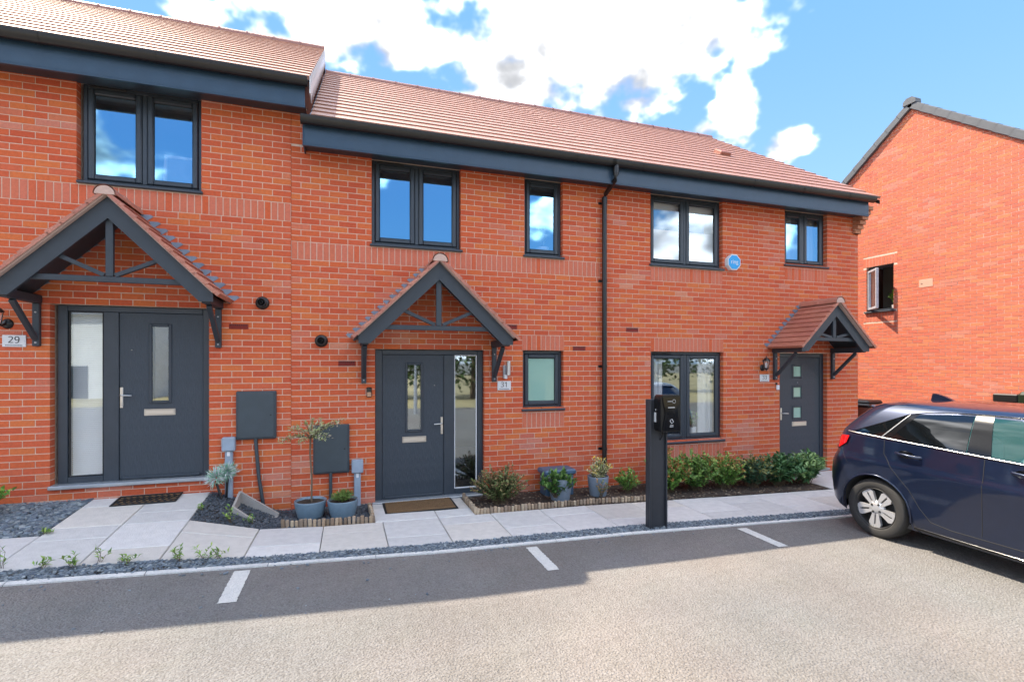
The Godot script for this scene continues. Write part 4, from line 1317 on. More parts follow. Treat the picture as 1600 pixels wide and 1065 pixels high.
func chips(called: String, label: String, areas: Array, per_m2: float, size: float, cols: Array, seed_: int, m: Material, flat := 0.3):
	var r := RandomNumberGenerator.new()
	r.seed = seed_
	var b := MB.new()
	var p := PackedVector2Array()
	for k in 6:
		var a := TAU * k / 6 + r.randf_range(-0.3, 0.3)
		p.append(Vector2(cos(a), sin(a)) * r.randf_range(0.35, 0.6))
	b.prism(p, -0.5, 0.5)
	var me := b.mesh()
	var xfs := []; var cs := []
	for a in areas:
		var n := int((a[1] - a[0]) * (a[3] - a[2]) * per_m2)
		for i in n:
			var x := r.randf_range(a[0], a[1]); var z := r.randf_range(a[2], a[3])
			if a.size() > 4 and not a[4].call(x, z): continue
			var s := size * r.randf_range(0.6, 1.5)
			var bs := Basis.from_euler(Vector3(-PI / 2 + r.randfn(0, flat), r.randf() * TAU, r.randfn(0, flat)), EULER_ORDER_YXZ).scaled_local(Vector3(s, s * r.randf_range(0.45, 0.9), s * r.randf_range(0.15, 0.4)))
			xfs.append(Transform3D(bs, ground_point(x, z, r.randf_range(0.0, 0.014))))
			var c: Array = cols[r.randi() % cols.size()]
			var v := r.randf_range(0.75, 1.3)
			cs.append(Color(c[0] * v, c[1] * v, c[2] * v))
	var o := scatter(self, called, me, m, xfs, cs)
	o.set_meta("label", label); o.set_meta("category", "chippings")

func ground():
	var noise := FastNoiseLite.new()
	noise.seed = 8; noise.frequency = 0.35; noise.fractal_octaves = 4
	var nz2 := FastNoiseLite.new()
	nz2.seed = 9; nz2.frequency = 1.6; nz2.fractal_octaves = 3
	var xs := [-60.0, -30.0, -15.0] + span(-8, 14, 0.2) + [20.0, 35.0, 60.0]
	var zs := span(1.99, 8.4, 0.2) + [10.0, 13.0, 16.0]
	var asph := func(p: Vector3) -> Color:
		var k := 1.0 + 0.20 * noise.get_noise_2d(p.x, p.z) + 0.10 * nz2.get_noise_2d(p.x, p.z)
		var w := 0.02 * noise.get_noise_2d(p.x + 40, p.z)
		return Color((0.230 + w) * k, 0.216 * k, (0.208 - w * 0.6) * k)
	setting("car_park", sheet(xs, zs, func(x, z):
		var t := clampf((8.4 - z) / 6.4, 0, 1)
		var zz: float = z + out_by(x) * t
		return Vector3(x, gy(x, zz), zz), asph), M.asphalt)
	setting("ground", sheet([-90.0, -30.0, 30.0, 90.0], [-90.0, -40.0, -9.0, -0.3], func(x, z): return Vector3(x, -0.6, z), func(_p): return Color(0.09, 0.10, 0.04)), M.grass_dry)
	setting("driveway", sheet(span(9.04, 30, 1.5), span(-12, 2.2, 1.0), func(x, z): return Vector3(x, -0.125, z), asph), M.asphalt)
	setting("bed_base", sheet(span(-9, 15, 0.25), span(-0.05, 2.1, 0.25), func(x, z): return ground_point(x, z, -0.03), func(_p): return Color(1, 1, 1)), M.joint_sand)
	# kerb edging, block by block
	var r := RandomNumberGenerator.new()
	r.seed = 12
	var kb := MB.new()
	kb.box(Vector3(-9, -0.3, 1.97), Vector3(-8.9, 0.3, 2.0))
	var kerb := setting("kerb", kb, M.edging)
	var x := -8.9
	while x < 12.0:
		var k := MB.new()
		var v := r.randf_range(0.9, 1.05)
		k.col = Color(v, v, v)
		var n := 5
		for i in n:
			var a := x + 0.003 + 0.909 * i / n; var b := x + 0.003 + 0.909 * (i + 1) / n
			var q := [ground_point(a, 2.006, 0.012), ground_point(b, 2.006, 0.012), ground_point(b, 1.956, 0.016), ground_point(a, 1.956, 0.016)]
			k.quad(q[0], q[1], q[2], q[3])
			k.quad(q[0] - Vector3(0, 0.05, 0), q[1] - Vector3(0, 0.05, 0), q[1], q[0])
			k.quad(q[2] - Vector3(0, 0.05, 0), q[3] - Vector3(0, 0.05, 0), q[3], q[2])
		part(kerb, "kerb_block", k, M.edging)
		x += 0.915
	# bay markings, worn at the edges
	for mk in [[-0.915, -0.79, 2.062, 2.65], [1.71, 1.825, 2.078, 2.655], [4.262, 4.385, 2.085, 2.675]]:
		var b := MB.new()
		var left := []; var right := []
		var n := 24
		for i in n + 1:
			var z := lerpf(mk[2], mk[3], float(i) / n)
			left.append(Vector2(mk[0] + r.randf_range(-0.004, 0.004), z)); right.append(Vector2(mk[1] + r.randf_range(-0.004, 0.004), z))
		for i in n:
			var q := [left[i + 1], right[i + 1], right[i], left[i]]
			var p := []
			for c in q: p.append(Vector3(c.x, gy(c.x, c.y + out_by(c.x)) + 0.0045, c.y + out_by(c.x)))
			b.quad(p[0], p[1], p[2], p[3])
		setting("bay_marking", b, M.paint_white)
	# paving
	var pv := MB.new()
	pv.box(Vector3(-2.7, 0.0, 0.3), Vector3(-1.6, 0.05, 0.4))
	var path := setting("path", pv, M.joint_sand)
	var xs2 := [-5.3, -4.66, -4.01, -3.365, -2.72, -2.135, -1.555, -0.90, -0.255, 0.385, 1.03, 1.675, 2.32, 2.97, 3.615, 4.26, 4.9, 5.55, 6.2, 6.84, 7.48, 8.12, 8.8]
	for i in xs2.size() - 1:
		var mid := 1.47 if i % 2 else 1.18
		var back := 1.03 if xs2[i] < -2.8 else 0.88
		slab(path, xs2[i], xs2[i + 1], back, mid, r)
		slab(path, xs2[i], xs2[i + 1], mid, 1.75, r)
	for c in [[-2.72, -2.135, [0.02, 0.30, 0.88]], [-2.135, -1.555, [0.02, 0.58, 0.88]], [0.30, 1.03, [0.055, 0.30, 0.88]], [1.03, 1.485, [0.055, 0.58, 0.88]], [7.05, 7.7, [0.05, 0.3, 0.88]], [7.7, 8.35, [0.05, 0.5, 0.88]]]:
		for k in 2: slab(path, c[0], c[1], c[2][k], c[2][k + 1], r)
	var slate := [[0.16, 0.20, 0.24], [0.11, 0.14, 0.18], [0.21, 0.25, 0.28], [0.14, 0.17, 0.20], [0.28, 0.31, 0.32], [0.18, 0.21, 0.24]]
	chips("slate_chippings", "loose blue-grey slate chippings in the narrow strip behind the kerb", [[-5.3, 9.0, 1.745, 1.962]], 4200, 0.026, slate, 61, M.slate_chip)
	chips("slate_chippings", "larger blue-grey slate chippings in the bed left of the door 29 path", [[-5.3, -2.735, 0.0, 1.02]], 2300, 0.042, slate, 62, M.slate_chip)
	chips("slate_chippings", "dark slate chippings on the slope beside the concrete wedge", [[-1.545, -0.70, 0.0, 0.87], [-0.70, 0.27, 0.0, 0.82]], 3600, 0.026, [[0.07, 0.085, 0.105], [0.09, 0.105, 0.125], [0.055, 0.068, 0.085], [0.12, 0.135, 0.15]], 63, M.slate_chip)
	chips("slate_chippings", "stray slate chips scattered on the tarmac just beyond the kerb", [[-3.0, 4.0, 2.02, 2.16]], 42, 0.024, slate, 64, M.slate_chip)
	chips("slate_chippings", "a few stray slate chips lying on the tarmac of the open bays", [[-3.0, 1.0, 2.1, 3.0]], 7, 0.022, slate, 65, M.slate_chip)
	# soil in the planting bed
	setting("soil_bed", sheet(span(1.50, 7.04, 0.12), span(0.0, 0.86, 0.08), func(xx, z): return ground_point(xx, z, 0.012 + 0.014 * nz2.get_noise_2d(xx * 6.0, z * 6.0)), func(_p): return Color(1, 1, 1)), M.soil)
	chips("bark_mulch", "brown bark mulch and dry litter on the planting bed soil", [[1.53, 7.0, 0.02, 0.85]], 700, 0.032, [[0.13, 0.075, 0.05], [0.09, 0.05, 0.035], [0.21, 0.15, 0.10], [0.28, 0.22, 0.16], [0.06, 0.04, 0.03]], 66, M.log, 0.5)

func log_edge(label: String, pts: Array, hgt: float, seed_: int):
	var r := RandomNumberGenerator.new()
	r.seed = seed_
	var c: Vector2 = pts[0]
	var t := thing("log_roll_edging", label, "log edging", Vector3(c.x, gy(c.x, c.y), c.y))
	var tones := [[0.46, 0.34, 0.23], [0.38, 0.27, 0.18], [0.52, 0.41, 0.29], [0.28, 0.20, 0.135], [0.43, 0.33, 0.24], [0.33, 0.25, 0.18]]
	for s in pts.size() - 1:
		var a: Vector2 = pts[s]; var b: Vector2 = pts[s + 1]
		var n := maxi(1, roundi(a.distance_to(b) / 0.046))
		for i in n:
			var p := a.lerp(b, (i + 0.5) / n)
			var l := MB.new()
			var k: Array = tones[r.randi() % tones.size()]
			var v := r.randf_range(0.85, 1.15)
			l.col = Color(k[0] * v, k[1] * v, k[2] * v)
			var y := gy(p.x, p.y)
			var h := hgt * r.randf_range(0.88, 1.08)
			var lean := Vector3(r.randf_range(-0.006, 0.006), 0, r.randf_range(-0.006, 0.006))
			var rr := 0.021 * r.randf_range(0.85, 1.1)
			var b0 := Vector3(p.x, y - 0.02, p.y)
			l.tube([b0, b0 + lean + Vector3(0, h - 0.004, 0), b0 + lean + Vector3(0, h, 0)], [rr, rr, rr * 0.82], 9)
			part(t, "log", l, M.log)

# ---------------------------------------------------------------- garden things
func garden():
	log_edge("short log edging in front of the two round blue pots", [Vector2(-0.70, 0.80), Vector2(0.275, 0.855), Vector2(0.265, 0.22)], 0.105, 71)
	log_edge("long log edging round the planting bed right of door 31", [Vector2(1.515, 0.07), Vector2(1.505, 0.845), Vector2(1.72, 0.855), Vector2(2.41, 0.83), Vector2(3.15, 0.815), Vector2(3.85, 0.87), Vector2(4.05, 0.9)], 0.10, 72)
	# doormats
	var t := thing("doormat", "brown coir doormat with a dark rubber border outside door 31", "doormat", Vector3(0.88, gy(0.88, 0.3), 0.32))
	var y := 0.012
	var tilt := Transform3D(Basis(), Vector3.ZERO)
	var b := MB.new()
	var q := [ground_point(0.43, 0.58, 0), ground_point(1.34, 0.58, 0), ground_point(1.34, 0.06, 0), ground_point(0.43, 0.06, 0)]
	var mid: Vector3 = (q[0] + q[1] + q[2] + q[3]) / 4.0
	b.cbox(Vector3(-0.455, 0.012, -0.26), Vector3(0.455, 0.024, 0.26), 0.005, Transform3D(Basis(), mid))
	part(t, "rubber_border", b, M.rubber)
	b = MB.new()
	b.cbox(Vector3(-0.425, 0.02, -0.23), Vector3(0.425, 0.032, 0.23), 0.004, Transform3D(Basis(), mid))
	part(t, "coir_pile", b, M.coir)
	var fm := leaf_mesh(0.016, 0.0015)
	var rr := RandomNumberGenerator.new()
	rr.seed = 33
	var xfs := []; var cs := []
	for i in 5000:
		var d := Vector3(rr.randf_range(-0.6, 0.6), 1, rr.randf_range(-0.6, 0.6)).normalized()
		var sd := d.cross(Vector3(rr.randf(), 0.1, rr.randf() - 0.5)).normalized()
		xfs.append(Transform3D(Basis(sd, d, sd.cross(d)), mid - t.position + Vector3(rr.randf_range(-0.42, 0.42), 0.028, rr.randf_range(-0.225, 0.225))))
		var v := rr.randf_range(0.6, 1.3)
		cs.append(Color(0.30 * v, 0.18 * v, 0.09 * v))
	scatter(t, "coir_fibre", fm.mesh(), M.log, xfs, cs)
	t = thing("doormat", "black openwork rubber mat lying on the sloping path of 29", "doormat", Vector3(-2.15, gy(-2.15, 0.15), 0.16))
	var c0 := ground_point(-2.15, 0.165, 0.014)
	var sl := (gy(-2.15, 0.3) - gy(-2.15, 0.0)) / 0.3
	var bx := Transform3D(Basis(Vector3.RIGHT, atan(-sl)) * Basis(Vector3.UP, 0.03), c0)
	b = MB.new()
	for s in [-1, 1]:
		b.cbox(Vector3(-0.31, 0, s * 0.145 - 0.012), Vector3(0.31, 0.014, s * 0.145 + 0.012), 0.004, bx)
		b.cbox(Vector3(s * 0.30 - 0.012, 0, -0.133), Vector3(s * 0.30 + 0.012, 0.014, 0.133), 0.004, bx)
	part(t, "rim", b, M.rubber)
	for i in 9:
		b = MB.new()
		var x := -0.24 + i * 0.06
		b.tube([bx * Vector3(x - 0.03, 0.007, -0.13), bx * Vector3(x + 0.03, 0.009, -0.05), bx * Vector3(x - 0.03, 0.009, 0.05), bx * Vector3(x + 0.03, 0.007, 0.13)], 0.008, 6)
		part(t, "rubber_scroll", b, M.rubber)
	for z in [-0.07, 0.0, 0.07]:
		b = MB.new()
		b.cbox(Vector3(-0.29, 0, z - 0.006), Vector3(0.29, 0.010, z + 0.006), 0.003, bx)
		part(t, "rubber_bar", b, M.rubber)
	b = MB.new()
	b.box(Vector3(-0.29, -0.004, -0.135), Vector3(0.29, 0.003, 0.135), bx)
	var bd := part(t, "coir_backing", b, M.coir)
	# concrete wedge let into the slope
	t = thing("concrete_wedge", "pale concrete wedge trough let into the slate slope", "concrete trough", Vector3(-1.0, 0.05, 0.4))
	var A := Vector3(-1.225, 0.315, 0.12); var C := Vector3(-1.225, 0.235, 0.50); var B := Vector3(-0.78, 0.06, 0.30); var D := Vector3(-0.90, 0.03, 0.66)
	for e in [[A, B, "far_side"], [C, D, "near_side"], [A, C, "end_wall"]]:
		b = MB.new()
		var u: Vector3 = e[0]; var v: Vector3 = e[1]
		var n := (v - u).cross(Vector3.UP).normalized() * 0.013
		var dn := Vector3(0, -0.26, 0); var dn2 := Vector3(0, -0.08 if e[2] != "end_wall" else -0.26, 0)
		b.quad(u + n, v + n, v - n, u - n)
		b.quad(u - n, v - n, v - n + dn2, u - n + dn)
		b.quad(v + n, u + n, u + n + dn, v + n + dn2)
		b.quad(v - n, v + n, v + n + dn2, v - n + dn2)
		b.quad(u + n, u - n, u - n + dn, u + n + dn)
		part(t, e[2], b, M.concrete)
	b = MB.new()
	b.quad(C + Vector3(0, -0.2, 0), D + Vector3(0, -0.03, 0), B + Vector3(0, -0.03, 0), A + Vector3(0, -0.25, 0))
	part(t, "base", b, M.concrete)
	# pots
	var p := Vector3(-0.42, gy(-0.42, 0.43) + 0.012, 0.43)
	t = thing("potted_tree", "slender variegated standard tree in a round blue-grey pot", "potted tree", p)
	pot(t, p, 0.182, 0.20, M.pot_blue)
	var st := MB.new()
	var top := p + Vector3(0.0, 0.93, 0.0)
	st.tube([p + Vector3(0.01, 0.15, 0), p + Vector3(0.015, 0.45, 0.01), p + Vector3(-0.005, 0.75, 0), top], [0.012, 0.011, 0.011, 0.012], 8)
	var r := RandomNumberGenerator.new()
	r.seed = 90
	var lm := leaf_mesh(0.042, 0.008)
	var fo := MB.new()
	var pale := [[0.42, 0.44, 0.22], [0.50, 0.50, 0.34], [0.30, 0.36, 0.14], [0.24, 0.31, 0.10], [0.55, 0.46, 0.36], [0.36, 0.40, 0.20]]
	var dirs := [[-0.30, 0.02, 0.05], [-0.24, 0.10, -0.1], [-0.17, 0.15, 0.12], [-0.06, 0.20, 0.05], [0.02, 0.22, -0.08], [0.10, 0.10, 0.12], [0.18, 0.14, 0.04], [0.30, 0.19, 0.0], [0.38, 0.22, 0.06], [0.36, 0.16, -0.05], [0.16, -0.03, 0.15], [-0.12, -0.04, 0.16], [-0.26, -0.02, -0.05], [0.22, 0.02, 0.12], [-0.34, -0.02, 0.1], [0.05, 0.08, 0.2], [-0.02, 0.12, -0.2], [0.12, 0.2, -0.1]]
	for d in dirs:
		var tip: Vector3 = top + Vector3(d[0], d[1], d[2])
		var ctl: Vector3 = top + Vector3(d[0] * 0.45, d[1] * 0.5 + 0.07, d[2] * 0.5)
		var pts := []
		for k in 6:
			var u := k / 5.0
			pts.append(top.lerp(ctl, u).lerp(ctl.lerp(tip, u), u))
		st.tube(pts, [0.006, 0.005, 0.004, 0.003, 0.0025, 0.0015], 5, false)
		for k in 46:
			var u := 0.25 + 0.75 * r.randf()
			var at := top.lerp(ctl, u).lerp(ctl.lerp(tip, u), u) + Vector3(r.randfn(0, 0.012), r.randfn(0, 0.012), r.randfn(0, 0.012))
			var o := (tip - top).normalized() * 0.5 + Vector3(r.randf_range(-1, 1), r.randf_range(-0.4, 0.9), r.randf_range(-1, 1))
			o = o.normalized()
			var sd := o.cross(Vector3(0.2, 1, r.randf_range(-0.5, 0.5))).normalized()
			var cc: Array = pale[r.randi() % pale.size()]
			fo.add(lm, Transform3D(Basis(sd, o, sd.cross(o)).scaled(Vector3.ONE * r.randf_range(0.6, 1.15)), at), Color(cc[0], cc[1], cc[2]))
	part(t, "trunk", st, M.bark)
	part(t, "crown", fo, M.leaf)
	p = Vector3(-0.055, gy(-0.05, 0.5) + 0.012, 0.50)
	t = thing("potted_plant", "low bright green cushion plant in a round blue-grey pot", "potted plant", p)
	pot(t, p, 0.178, 0.20, M.pot_blue)
	shrub(t, p + Vector3(0, 0.16, 0), Vector3(0.15, 0.15, 0.15), 150, 14, Vector2(0.026, 0.004), [[0.10, 0.17, 0.03], [0.14, 0.23, 0.04], [0.18, 0.27, 0.06], [0.08, 0.13, 0.03]], 41, [], 0.9, 0.0015)
	p = Vector3(2.72, gy(2.72, 0.52) + 0.01, 0.52)
	t = thing("potted_plant", "glossy dark green laurel in a tall grey pot before the blue box", "potted plant", p)
	pot(t, p + Vector3(0.05, 0, 0), 0.165, 0.30, M.pot_grey)
	shrub(t, p + Vector3(-0.03, 0.06, 0.09), Vector3(0.27, 0.37, 0.17), 38, 18, Vector2(0.095, 0.019), [[0.035, 0.10, 0.022], [0.05, 0.135, 0.028], [0.07, 0.17, 0.035], [0.028, 0.075, 0.02]], 42, [[0.12, 0.22, 0.05]], 0.9, 0.005)
	p = Vector3(3.38, gy(3.38, 0.46) + 0.01, 0.46)
	t = thing("potted_plant", "pale yellow variegated shrub in a grey pot below the downpipe", "potted plant", p)
	pot(t, p, 0.15, 0.28, M.pot_grey)
	shrub(t, p + Vector3(0, 0.20, 0.03), Vector3(0.23, 0.34, 0.18), 34, 16, Vector2(0.055, 0.011), [[0.42, 0.40, 0.20], [0.30, 0.33, 0.16], [0.52, 0.50, 0.34], [0.22, 0.27, 0.11]], 43, [[0.60, 0.42, 0.07], [0.64, 0.52, 0.16], [0.56, 0.50, 0.30]], 0.9, 0.004)
	shrub(t, p + Vector3(-0.05, 0.02, 0.17), Vector3(0.17, 0.28, 0.06), 9, 9, Vector2(0.045, 0.011), [[0.14, 0.18, 0.06], [0.24, 0.22, 0.09], [0.30, 0.15, 0.07]], 44, [], 0.8, 0.003)
	t = thing("storage_box", "blue-grey plastic box with a lid behind the potted laurel", "storage box", Vector3(2.83, gy(2.83, 0.2), 0.2))
	b = MB.new()
	b.cbox(Vector3(2.64, gy(2.83, 0.2), 0.08), Vector3(3.06, 0.27, 0.34), 0.015)
	part(t, "body", b, M.box_blue)
	b = MB.new()
	b.cbox(Vector3(2.61, 0.271, 0.05), Vector3(3.09, 0.345, 0.37), 0.02)
	part(t, "lid", b, M.box_blue)
	# bed shrubs
	var deep := [[0.08, 0.16, 0.04], [0.11, 0.20, 0.05], [0.06, 0.12, 0.035], [0.15, 0.24, 0.065]]
	var bright := [[0.12, 0.25, 0.045], [0.16, 0.32, 0.055], [0.09, 0.19, 0.04], [0.22, 0.37, 0.08]]
	var rust := [[0.32, 0.13, 0.05], [0.26, 0.19, 0.07], [0.38, 0.17, 0.06]]
	var list := [
		["bushy green shrub with russet tips beside the sidelight of door 31", Vector3(1.93, 0, 0.46), Vector3(0.42, 0.52, 0.34), 170, 24, Vector2(0.038, 0.012), [[0.10, 0.15, 0.045], [0.13, 0.19, 0.06], [0.16, 0.16, 0.07], [0.075, 0.115, 0.035]], [[0.22, 0.15, 0.07], [0.19, 0.21, 0.07], [0.28, 0.17, 0.09]]],
		["small light green shrub half hidden behind the charging post", Vector3(3.86, 0, 0.46), Vector3(0.22, 0.36, 0.20), 34, 14, Vector2(0.06, 0.017), bright, []],
		["leafy shrub with reddish young shoots below the lower window of 33", Vector3(4.45, 0, 0.56), Vector3(0.40, 0.62, 0.36), 105, 22, Vector2(0.066, 0.018), bright, rust],
		["dense mid green shrub second along the bed of 33", Vector3(4.95, 0, 0.58), Vector3(0.40, 0.60, 0.38), 105, 22, Vector2(0.066, 0.018), deep + bright, [[0.16, 0.26, 0.06]]],
		["light green shrub with orange tips below the window sill end", Vector3(5.45, 0, 0.60), Vector3(0.38, 0.56, 0.36), 90, 22, Vector2(0.062, 0.017), bright, [[0.22, 0.26, 0.06], [0.36, 0.22, 0.07]]],
		["dark bluish green shrub in the middle of the bed of 33", Vector3(5.93, 0, 0.66), Vector3(0.38, 0.52, 0.36), 95, 22, Vector2(0.058, 0.018), [[0.03, 0.085, 0.05], [0.045, 0.11, 0.06], [0.06, 0.13, 0.055]], [[0.20, 0.20, 0.06]]],
		["broad shrub with long drooping leaves left of door 33", Vector3(6.42, 0, 0.68), Vector3(0.44, 0.52, 0.36), 76, 18, Vector2(0.115, 0.024), [[0.05, 0.13, 0.05], [0.075, 0.17, 0.06], [0.10, 0.20, 0.075], [0.04, 0.10, 0.04]], []],
		["broad shrub with long upright leaves in front of door 33", Vector3(6.93, 0, 0.70), Vector3(0.40, 0.50, 0.34), 66, 18, Vector2(0.115, 0.024), [[0.055, 0.14, 0.055], [0.085, 0.18, 0.065], [0.11, 0.22, 0.085]], [[0.24, 0.36, 0.14]]],
		["bright green plant in the slate bed beside the lantern wall of 29", Vector3(-3.55, 0, 0.42), Vector3(0.34, 0.37, 0.26), 26, 13, Vector2(0.07, 0.018), [[0.10, 0.22, 0.03], [0.13, 0.28, 0.04], [0.08, 0.17, 0.03]], []]]
	for i in list.size():
		var s: Array = list[i]
		var at: Vector3 = s[1]
		at.y = gy(at.x, at.z) + 0.01
		t = thing("shrub", s[0], "shrub", at)
		shrub(t, at, s[2], s[3], s[4], s[5], s[6], 500 + i, s[7], 0.45, 0.004)
	# pale artificial heads on black stakes
	for s in [["pale green artificial flower ball leaning on a black stake before the duct", Vector3(-1.38, 0.17, 0.16), Vector3(-1.47, 0.50, 0.14)], ["pale green artificial flower ball on an upright black stake against the duct", Vector3(-1.385, 0.18, 0.07), Vector3(-1.37, 0.545, 0.07)]]:
		t = thing("artificial_flower", s[0], "artificial plant", s[1])
		b = MB.new()
		b.tube([s[1] - Vector3(0, 0.03, 0), s[2] - Vector3(0, 0.07, 0)], 0.014, 8)
		part(t, "stake", b, M.gutter)
		var f := MB.new()
		var lp := leaf_mesh(0.085, 0.005)
		for k in 260:
			var d := Vector3(r.randfn(), r.randfn() * 0.75 + 0.35, r.randfn()).normalized()
			var sd := d.cross(Vector3(0.1, r.randf_range(-1, 1), 1)).normalized()
			var v: Array = [[0.62, 0.70, 0.64], [0.36, 0.58, 0.46], [0.26, 0.50, 0.36], [0.72, 0.72, 0.74]][r.randi() % 4]
			f.add(lp, Transform3D(Basis(sd, d, sd.cross(d)).scaled(Vector3.ONE * r.randf_range(0.7, 1.3)), s[2] + d * r.randf_range(0.01, 0.06)), Color(v[0], v[1], v[2]))
		part(t, "flower_head", f, M.petal)
	# weeds along the edge of the paving
	var weeds := [
		[Vector2(-2.66, 1.70), 0.20, 0.07, 8, "tall thin weed at the edge of the paving"], [Vector2(-2.36, 1.76), 0.09, 0.07, 9, "small yellowish weed in the slate strip"], [Vector2(-2.15, 1.77), 0.13, 0.10, 12, "leafy weed with long leaves in the slate strip"],
		[Vector2(-2.00, 1.72), 0.17, 0.08, 9, "upright weed by the paving joint"], [Vector2(-1.79, 1.80), 0.12, 0.11, 12, "broad dandelion-like weed in the slate strip"], [Vector2(-1.40, 1.78), 0.15, 0.08, 14, "compact bright green weed in the slate strip"],
		[Vector2(-1.21, 1.77), 0.16, 0.12, 14, "spreading weed with yellow-green leaves in the slate strip"], [Vector2(-1.08, 1.76), 0.09, 0.10, 9, "low trailing weed beside the spreading one"], [Vector2(-1.19, 0.80), 0.19, 0.09, 13, "yellow-green weed on the slope below the concrete wedge"],
		[Vector2(-0.98, 0.74), 0.10, 0.12, 9, "low weed at the foot of the concrete wedge"], [Vector2(-1.50, 0.62), 0.10, 0.06, 7, "small weed at the path edge of the slope"], [Vector2(-2.70, 1.0), 0.05, 0.07, 9, "small green weed at the corner of the slate bed"]]
	for i in weeds.size():
		var wd: Array = weeds[i]
		var at := Vector3(wd[0].x, gy(wd[0].x, wd[0].y), wd[0].y)
		t = thing("weed", wd[4], "weed", at)
		shrub(t, at, Vector3(wd[2], wd[1], wd[2] * 0.8), 4 + i % 3, int(wd[3] * 0.6), Vector2(0.05, 0.008), [[0.13, 0.24, 0.04], [0.18, 0.30, 0.05], [0.24, 0.32, 0.07], [0.10, 0.19, 0.04]], 700 + i, [], 0.6, 0.002)

# ---------------------------------------------------------------- car
# own axes: x 0 at the middle (seen side at -x), z 0 at the rear bumper, forward +z
const CAR_L := [0.20, 0.25, 0.32, 0.42, 0.54, 0.64, 0.74, 0.80, 0.835, 0.86, 0.90, 0.96, 1.02, 1.07]
const CAR_G := [1.07, 1.10, 1.17, 1.24, 1.31, 1.38, 1.43, 1.465, 1.495, 1.515, 1.53]
func car_w(y: float) -> float: return lerps([0.20, 0.25, 0.32, 0.42, 0.54, 0.64, 0.74, 0.80, 0.835, 0.86, 0.90, 0.96, 1.07, 1.10, 1.17, 1.24, 1.31, 1.38, 1.43, 1.465, 1.495, 1.515, 1.53], [0.835, 0.855, 0.865, 0.868, 0.876, 0.886, 0.895, 0.900, 0.899, 0.886, 0.880, 0.874, 0.858, 0.848, 0.815, 0.780, 0.745, 0.705, 0.672, 0.635, 0.57, 0.44, 0.22], y)
func car_r(y: float) -> float: return lerps([0.20, 0.25, 0.32, 0.5, 0.66, 0.76, 0.84, 0.94, 1.05, 1.12, 1.2, 1.3, 1.38, 1.43, 1.465, 1.495, 1.515, 1.53], [0.16, 0.08, 0.03, 0.0, 0.01, 0.03, 0.08, 0.10, 0.12, 0.15, 0.20, 0.27, 0.335, 0.385, 0.44, 0.56, 0.80, 1.1], y)
func car_f(y: float) -> float: return lerps([0.20, 0.34, 0.5, 0.66, 0.76, 0.84, 0.94, 1.0, 1.07, 1.2, 1.3, 1.4, 1.465, 1.495, 1.515, 1.53], [4.14, 4.25, 4.27, 4.23, 4.14, 4.0, 3.72, 3.5, 3.32, 3.10, 2.93, 2.75, 2.60, 2.42, 2.15, 1.8], y)
func car_rise(z: float, y: float) -> float: return (0.055 - 0.038 * z) * clampf((y - 0.64) / 0.4, 0, 1) * clampf((1.53 - y) / 0.4, 0, 1)
# point on the side at share s (0 rear corner .. 1 front corner) and height y, pushed out by o
func car_side(s: float, y: float, o := 0.0) -> Vector3:
	var zr := car_r(y) + 0.30; var zf := car_f(y) - 0.45
	var z := lerpf(zr, zf, s)
	return Vector3(-car_w(y) - o, y + car_rise(z, y), z)
func car_s(z: float, y: float) -> float: return (z - car_r(y) - 0.30) / (car_f(y) - 0.45 - car_r(y) - 0.30)
func car_ring(y: float, arch: bool) -> Array:
	var w := car_w(y); var zr := car_r(y); var zf := car_f(y)
	var cx := minf(0.42, w * 0.8)
	var p := []
	for k in 4: p.append(Vector3(-(w - cx) * k / 4.0, y, zr))
	for k in 9:
		var a := PI / 2 * k / 9.0
		p.append(Vector3(-(w - cx) - cx * sin(a), y, zr + 0.30 * (1 - cos(a))))
	var n := 84
	for k in n + 1: p.append(Vector3(-w, y, lerpf(zr + 0.30, zf - 0.45, float(k) / n)))
	for k in 9:
		var a := PI / 2 * (k + 1) / 9.0
		p.append(Vector3(-(w - cx) - cx * cos(a), y, zf - 0.45 + 0.45 * sin(a)))
	for k in 3: p.append(Vector3(-(w - cx) * (2 - k) / 3.0, y, zf))
	for i in p.size():
		p[i].y += car_rise(p[i].z, y)
		if arch:
			for zw in [0.70, 3.41]:
				var d: float = absf(p[i].z - zw)
				if d < 0.375 and absf(p[i].x) > 0.55:
					var top := 0.325 + sqrt(0.375 * 0.375 - d * d)
					if p[i].y < top:
						p[i].y = top
						p[i].x = minf(p[i].x, -car_w(top)) - 0.004
	return p
func mirrored(b: MB) -> MB:
	var o := MB.new()
	for i in b.v.size():
		o.v.append(b.v[i] * Vector3(-1, 1, 1)); o.n.append(b.n[i] * Vector3(-1, 1, 1)); o.c.append(b.c[i])
	for i in range(0, b.ix.size(), 3): o.ix.append_array(PackedInt32Array([b.ix[i], b.ix[i + 2], b.ix[i + 1]]))
	return o
func side_patch(zy: Array, out: float, steps := 8) -> MB:
	# polygon strip given as lower and upper edges [[z, y] ...] laid on the car's side
	var lower: Array = zy[0]; var upper: Array = zy[1]
	var g := []
	for r in steps + 1:
		var row := []
		for i in lower.size():
			var z := lerpf(lower[i][0], upper[i][0], float(r) / steps); var y := lerpf(lower[i][1], upper[i][1], float(r) / steps)
			row.append(car_at(z, y, out))
		g.append(row)
	var b := MB.new()
	b.grid(g)
	return b
func car_at(z: float, y: float, out := 0.0) -> Vector3:
	# y is the final height: undo the rise of the waist
	var yy := y
	for k in 4: yy = y - car_rise(z, yy)
	var w := car_w(yy); var zr := car_r(yy); var cx := minf(0.42, w * 0.8)
	var x := w
	if z < zr + 0.30:
		var c := clampf((zr + 0.30 - z) / 0.30, 0, 1)
		x = (w - cx) + cx * sqrt(maxf(0, 1 - c * c))
	return Vector3(-x - out, y, z)
